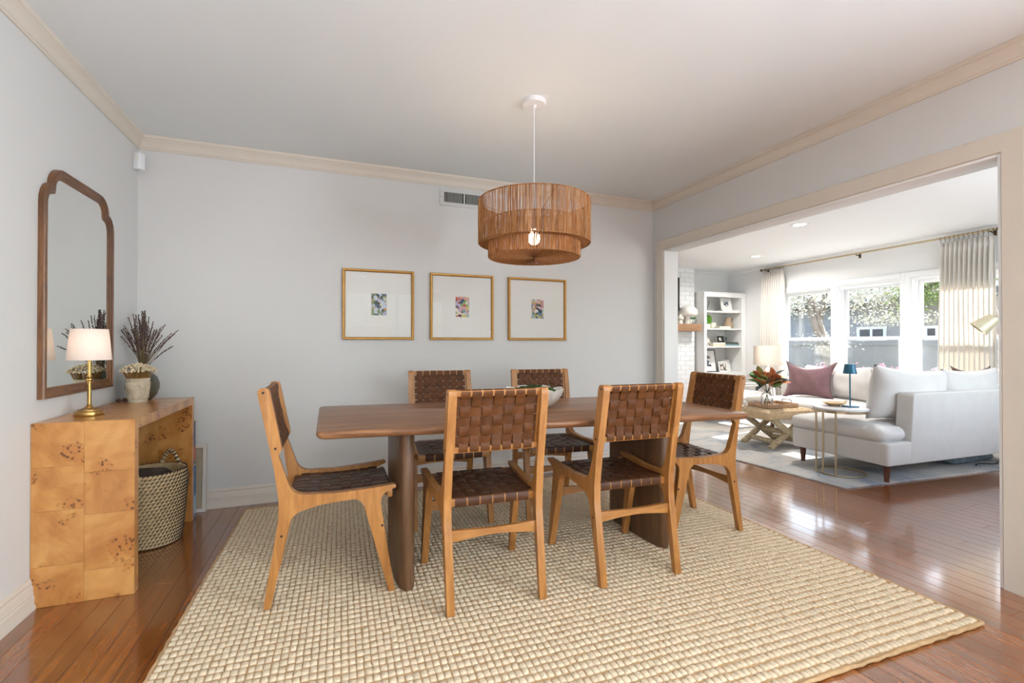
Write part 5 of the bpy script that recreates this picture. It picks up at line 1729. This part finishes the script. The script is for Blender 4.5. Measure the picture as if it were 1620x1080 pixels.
for k in range(7):
    a = 2 * PI * k / 7
    tip = (0.085 * math.cos(a), 0.085 * math.sin(a), 0.24 + 0.03 * (k % 3))
    tube(bm, [(-0.03 * math.cos(a), -0.03 * math.sin(a), 0.012), (0.004 * math.cos(a), 0.004 * math.sin(a), 0.15), tip], 0.0028, 6)
    tips.append(tip)
obj('leaf_stems', bm, M['stem_green'], mv, smooth=60)
kinds = ['leaf_rust', 'leaf_rust', 'leaf_green', 'leaf_rust', 'leaf_olive', 'leaf_rust', 'leaf_grey']
for i, tip in enumerate(tips):
    for j in range(4):
        a = 2 * PI * (i / 7 + j / 4) + rnd.uniform(-.4, .4)
        el = rnd.uniform(0.35, 1.35)
        c = kinds[(i + j) % 7]
        leaf((tip[0] * .75, tip[1] * .75, tip[2] - 0.02 * j * .6), (math.cos(a) * math.cos(el) + tip[0] * 5, math.sin(a) * math.cos(el) + tip[1] * 5, math.sin(el) + .12), rnd.uniform(0.13, 0.17), rnd.uniform(0.046, 0.062), c, rnd.uniform(.15, .5), rnd.uniform(-1, 1))
for d, c in (((-1.0, .2, .55), 'leaf_green'), ((-.8, .3, .9), 'leaf_green'), ((-1, -.3, -.05), 'leaf_grey'), ((1, .1, -.05), 'leaf_grey'), ((1, -.3, .35), 'leaf_olive'), ((.8, -.1, .6), 'leaf_olive'), ((.2, -1, .4), 'leaf_rust'), ((-.3, -1, .6), 'leaf_rust')):
    leaf((d[0] * .05, d[1] * .05, 0.225), d, 0.20, 0.050, c, .3, 0.3)

# ------------------------------------------------------------------ plaid chair with chrome frame
pc = thing('plaid_armchair', 'small plaid armchair with rounded chrome frame beyond the woven stool', 'armchair', (5.22, 4.98, LRZ), R(178))
obj('seat_pad', soft_box(NB(), -0.30, 0.30, -0.30, 0.30, 0.30, 0.44, 0.05, 0.02, 7), M['plaid'], pc, smooth=180)
o = obj('back_pad', soft_box(NB(), 0.20, 0.34, -0.30, 0.30, 0.40, 0.62, 0.05, 0.02, 7), M['plaid'], pc, smooth=180)
for s in (-1, 1):
    pts = rounded([(-0.32, 0.012, .06), (0.32, 0.012, .06), (0.32, 0.56, .07), (-0.32, 0.56, .07)], 5)
    obj('chrome_frame', tube(NB(), [(x, s * 0.325, z_) for x, z_ in pts], 0.012, 8, closed=True), M['chrome'], pc, smooth=60)
    obj('arm_pad', box(-0.2, 0.2, s * 0.325 - 0.02, s * 0.325 + 0.02, 0.566, 0.590, 0.008), M['plaid'], pc)
for x in (-0.2, 0.2): obj('cross_bar', tube(NB(), [(x, -0.325, 0.30), (x, 0.325, 0.30)], 0.008, 6), M['chrome'], pc, smooth=60)

# white drum lamp on a small table in the window corner
et = thing('end_table', 'small white end table in the window corner under the drum lamp', 'table', (6.42, 5.50, 0))
obj('table_top', lathe(NB(), [(0, 0.52), (0.22, 0.52), (0.225, 0.53), (0.22, 0.545), (0, 0.545)], 40), M['white_trim'], et)
for k in range(3):
    a = 2 * PI * k / 3
    obj('leg', tube(NB(), [(0.17 * math.cos(a), 0.17 * math.sin(a), 0), (0.10 * math.cos(a), 0.10 * math.sin(a), 0.522)], [0.012, 0.018], 8), M['white_trim'], et, smooth=60)
dl = thing('drum_lamp', 'large white drum shade lamp with ceramic base in the window corner', 'lamp', (6.42, 5.50, 0.545))
obj('lamp_base', lathe(NB(), [(0, 0), (0.07, 0), (0.07, 0.01), (0.055, 0.03), (0.075, 0.08), (0.07, 0.13), (0.03, 0.18), (0.015, 0.20), (0.012, 0.26), (0, 0.26)], 32), M['ceramic_cream'], dl, smooth=60)
obj('lamp_shade', lathe(NB(), [(0.212, 0.235), (0.203, 0.535), (0.199, 0.535), (0.208, 0.235), (0.212, 0.235)], 56), M['shade_cream'], dl, smooth=60)
bm = NB()
for k in range(3):
    a = 2 * PI * k / 3
    tube(bm, [(0, 0, 0.50), (0.200 * math.cos(a), 0.200 * math.sin(a), 0.525)], 0.003, 5)
tube(bm, [(0, 0, 0.25), (0, 0, 0.505)], 0.005, 6)
obj('shade_holder', bm, M['brass'], dl)

# reading lamp with a tilted cone shade, its stand beyond the jamb
fl = thing('reading_lamp', 'floor reading lamp with tilted cream cone shade at the right jamb', 'lamp', (5.86, 2.19, 0))
hd = Vector((5.56, 2.47, 1.285)) - Vector((5.86, 2.19, 0))
obj('lamp_foot', lathe(NB(), [(0, 0), (0.13, 0), (0.13, 0.014), (0.12, 0.02), (0, 0.02)], 36), M['pale_brass'], fl)
obj('lamp_pole', tube(NB(), [(0, 0, 0.018), (0, 0, 1.28)], 0.009, 10), M['pale_brass'], fl, smooth=60)
ax = (Vector((5.54, 2.535, 1.228)) - Vector((5.60, 2.43, 1.345)))
ax.normalize()
top = Vector((5.60, 2.425, 1.345)) - Vector((5.86, 2.19, 0))
obj('lamp_arm', tube(NB(), [(0, 0, 1.27), tuple(top + ax * 0.045 + Vector((0.028, -0.028, 0.0)))], 0.006, 8), M['pale_brass'], fl, smooth=60)
q_ = ax.to_track_quat('Z', 'Y').to_matrix().to_4x4()
obj('lamp_shade', lathe(NB(), [(0, 0.0), (0.046, 0.0), (0.048, 0.004), (0.080, 0.150), (0.077, 0.150), (0.045, 0.006), (0, 0.004)], 36, mat=Matrix.Translation(top) @ q_), M['lamp_cream'], fl, smooth=40)
obj('shade_knob', lathe(NB(), [(0, -0.022), (0.009, -0.022), (0.009, 0), (0, 0)], 12, mat=Matrix.Translation(top) @ q_), M['pale_brass'], fl)

# quilted thing and a cord under the sofa at the right
tag(obj('folded_quilt', soft_box(NB(), -0.32, 0.32, -0.20, 0.20, 0, 0.075, 0.03, 0.01, 7, lump=0.006, seed=5), M['quilt_blue'], loc=(5.55, 2.75, LRZ), smooth=180), 'blue grey quilt stored flat under the right end of the sofa', 'quilt')
pts = [(5.40 + 0.06 * k, 2.47 + 0.03 * math.sin(k * 1.1), LRZ + 0.005) for k in range(9)]
tag(obj('power_cord', tube(NB(), pts, 0.005, 6), M['black'], smooth=60), 'black power cord lying on the rug edge under the sofa', 'cord')

# ================================================================== OUTDOORS
struct('ground', box(7.6, 40, -30, 45, -0.45, -0.35), M['lawn'])
hs = thing('neighbour_house', 'blue grey stucco house beyond the living room windows', 'house', (12.2, 7.0, -0.35))
obj('house_wall', box(0, 5, -12, 13, 0, 2.55), M['stucco_blue'], hs, smooth=0)
bm = NB()
prism(bm, [(-0.55, 2.42), (-0.55, 2.56), (2.5, 3.5), (5.5, 2.56), (5.5, 2.42)], -12.4, 13.4, lambda u, v, w: (u, w, v))
obj('roof', bm, M['roof_grey'], hs, smooth=0)
def hwin(y0, y1, z0, z1):
    bm = NB()
    bx(bm, -0.03, 0, y0 - 0.06, y1 + 0.06, z0 - 0.06, z0); bx(bm, -0.03, 0, y0 - 0.06, y1 + 0.06, z1, z1 + 0.06)
    bx(bm, -0.03, 0, y0 - 0.06, y0, z0, z1); bx(bm, -0.03, 0, y1, y1 + 0.06, z0, z1); bx(bm, -0.025, 0, (y0 + y1) / 2 - 0.025, (y0 + y1) / 2 + 0.025, z0, z1)
    w = obj('window', bm, M['window_white'], hs, smooth=0)
    obj('pane', box(-0.012, -0.008, y0, y1, z0, z1), M['roof_grey'], w, smooth=0)
hwin(0.28, 0.82, 1.60, 1.82); hwin(-0.95, -0.6, 1.60, 1.80); hwin(3.9, 4.6, 1.2, 1.85)
fn = thing('garden_wall', 'grey rendered garden wall below the neighbouring house', 'wall', (11.2, 7.0, -0.35))
obj('wall_body', box(-0.1, 0.1, -12, 13, 0, 1.42), M['fence_grey'], fn, smooth=0)
obj('wall_cap', box(-0.14, 0.14, -12, 13, 1.42, 1.47, 0.01), M['fence_grey'], fn)
def tree(label, x, y, h, lean, crown, nleaf, mat, seed):
    rr = random.Random(seed)
    t = thing('garden_tree', label, 'tree', (x, y, -0.35), group='garden trees beyond the windows')
    top = Vector((lean[0], lean[1], h))
    obj('trunk', tube(NB(), [(0, 0, 0), (lean[0] * .3, lean[1] * .25, h * .35), (lean[0] * .6, lean[1] * .7, h * .7), tuple(top)], [0.17, 0.13, 0.10, 0.05], 10), M['bark'], t, smooth=60)
    V, F = [], []
    for (cx, cy, cz, sx, sy, sz, n) in crown:
        obj('branch', tube(NB(), [tuple(top * .62), tuple(top * .5 + Vector((cx, cy, cz)) * .5 + Vector((0, 0, .1))), (cx, cy, cz)], [0.07, 0.045, 0.02], 7), M['bark'], t, smooth=60)
        for k in range(n):
            p = Vector((cx + rr.gauss(0, sx * .55), cy + rr.gauss(0, sy * .55), cz + rr.gauss(0, sz * .5)))
            a = Vector((rr.gauss(0, 1), rr.gauss(0, 1), rr.gauss(0, .6))).normalized()
            b_ = a.cross(Vector((rr.gauss(0, 1), rr.gauss(0, 1), rr.gauss(0, 1)))).normalized()
            L = rr.uniform(.03, .06); w = L * .42
            i = len(V)
            nn = a.cross(b_) * L * .12
            V += [tuple(p), tuple(p + a * L * .5 + b_ * w + nn), tuple(p + a * L), tuple(p + a * L * .5 - b_ * w + nn)]
            F.append((i, i + 1, i + 2, i + 3))
    obj('foliage', (V, F), M[mat], t, smooth=0, kind='stuff')
tree('leaning tree with pale thin foliage outside the left window', 9.6, 6.55, 2.9, (0.0, 0.75, 0), [(0.0, 0.9, 2.45, .5, .6, .35, 1500), (0.1, -.2, 2.4, .5, .6, .3, 1300), (-.1, .2, 1.5, .3, .5, .22, 450)], 0, 'tree_leaf_pale', 2)
tree('broad tree with dense pale foliage outside the middle window', 10.4, 4.2, 3.0, (0.1, 0.6, 0), [(0, 1.2, 2.75, .5, .8, .40, 3000), (0, 2.1, 2.6, .5, .7, .4, 2200), (-.3, 1.6, 1.95, .35, .8, .14, 700)], 0, 'tree_leaf_pale', 4)
tree('fresh green tree outside the right window', 10.0, 4.35, 3.1, (0.1, 0.2, 0), [(0, .5, 2.75, .4, .5, .4, 2200), (-.2, .9, 2.35, .3, .35, .25, 900)], 0, 'tree_leaf', 6)
sh = thing('flowering_shrub', 'pink flowering shrub just outside the living room windows', 'shrub', (8.0, 5.1, -0.35))
V, F = [], []
bs, bf = NB(), NB()
rr = random.Random(9)
for k in range(46):
    y = rr.uniform(-1.6, 0.9); x = rr.uniform(-.25, .3); h = rr.uniform(.75, 1.12)
    tube(bs, [(x * .4, y * .8, 0), (x, y, h)], 0.005, 4)
    for j in range(9):
        p = Vector((x, y, h)) + Vector((rr.gauss(0, .035), rr.gauss(0, .035), rr.gauss(0, .03)))
        bmesh.ops.create_icosphere(bf, subdivisions=1, radius=rr.uniform(.010, .018), matrix=Matrix.Translation(p))
obj('stems', bs, M['stem_green'], sh, smooth=60, kind='stuff')
obj('blossom', bf, M['petal_pink'], sh, smooth=180, kind='stuff')
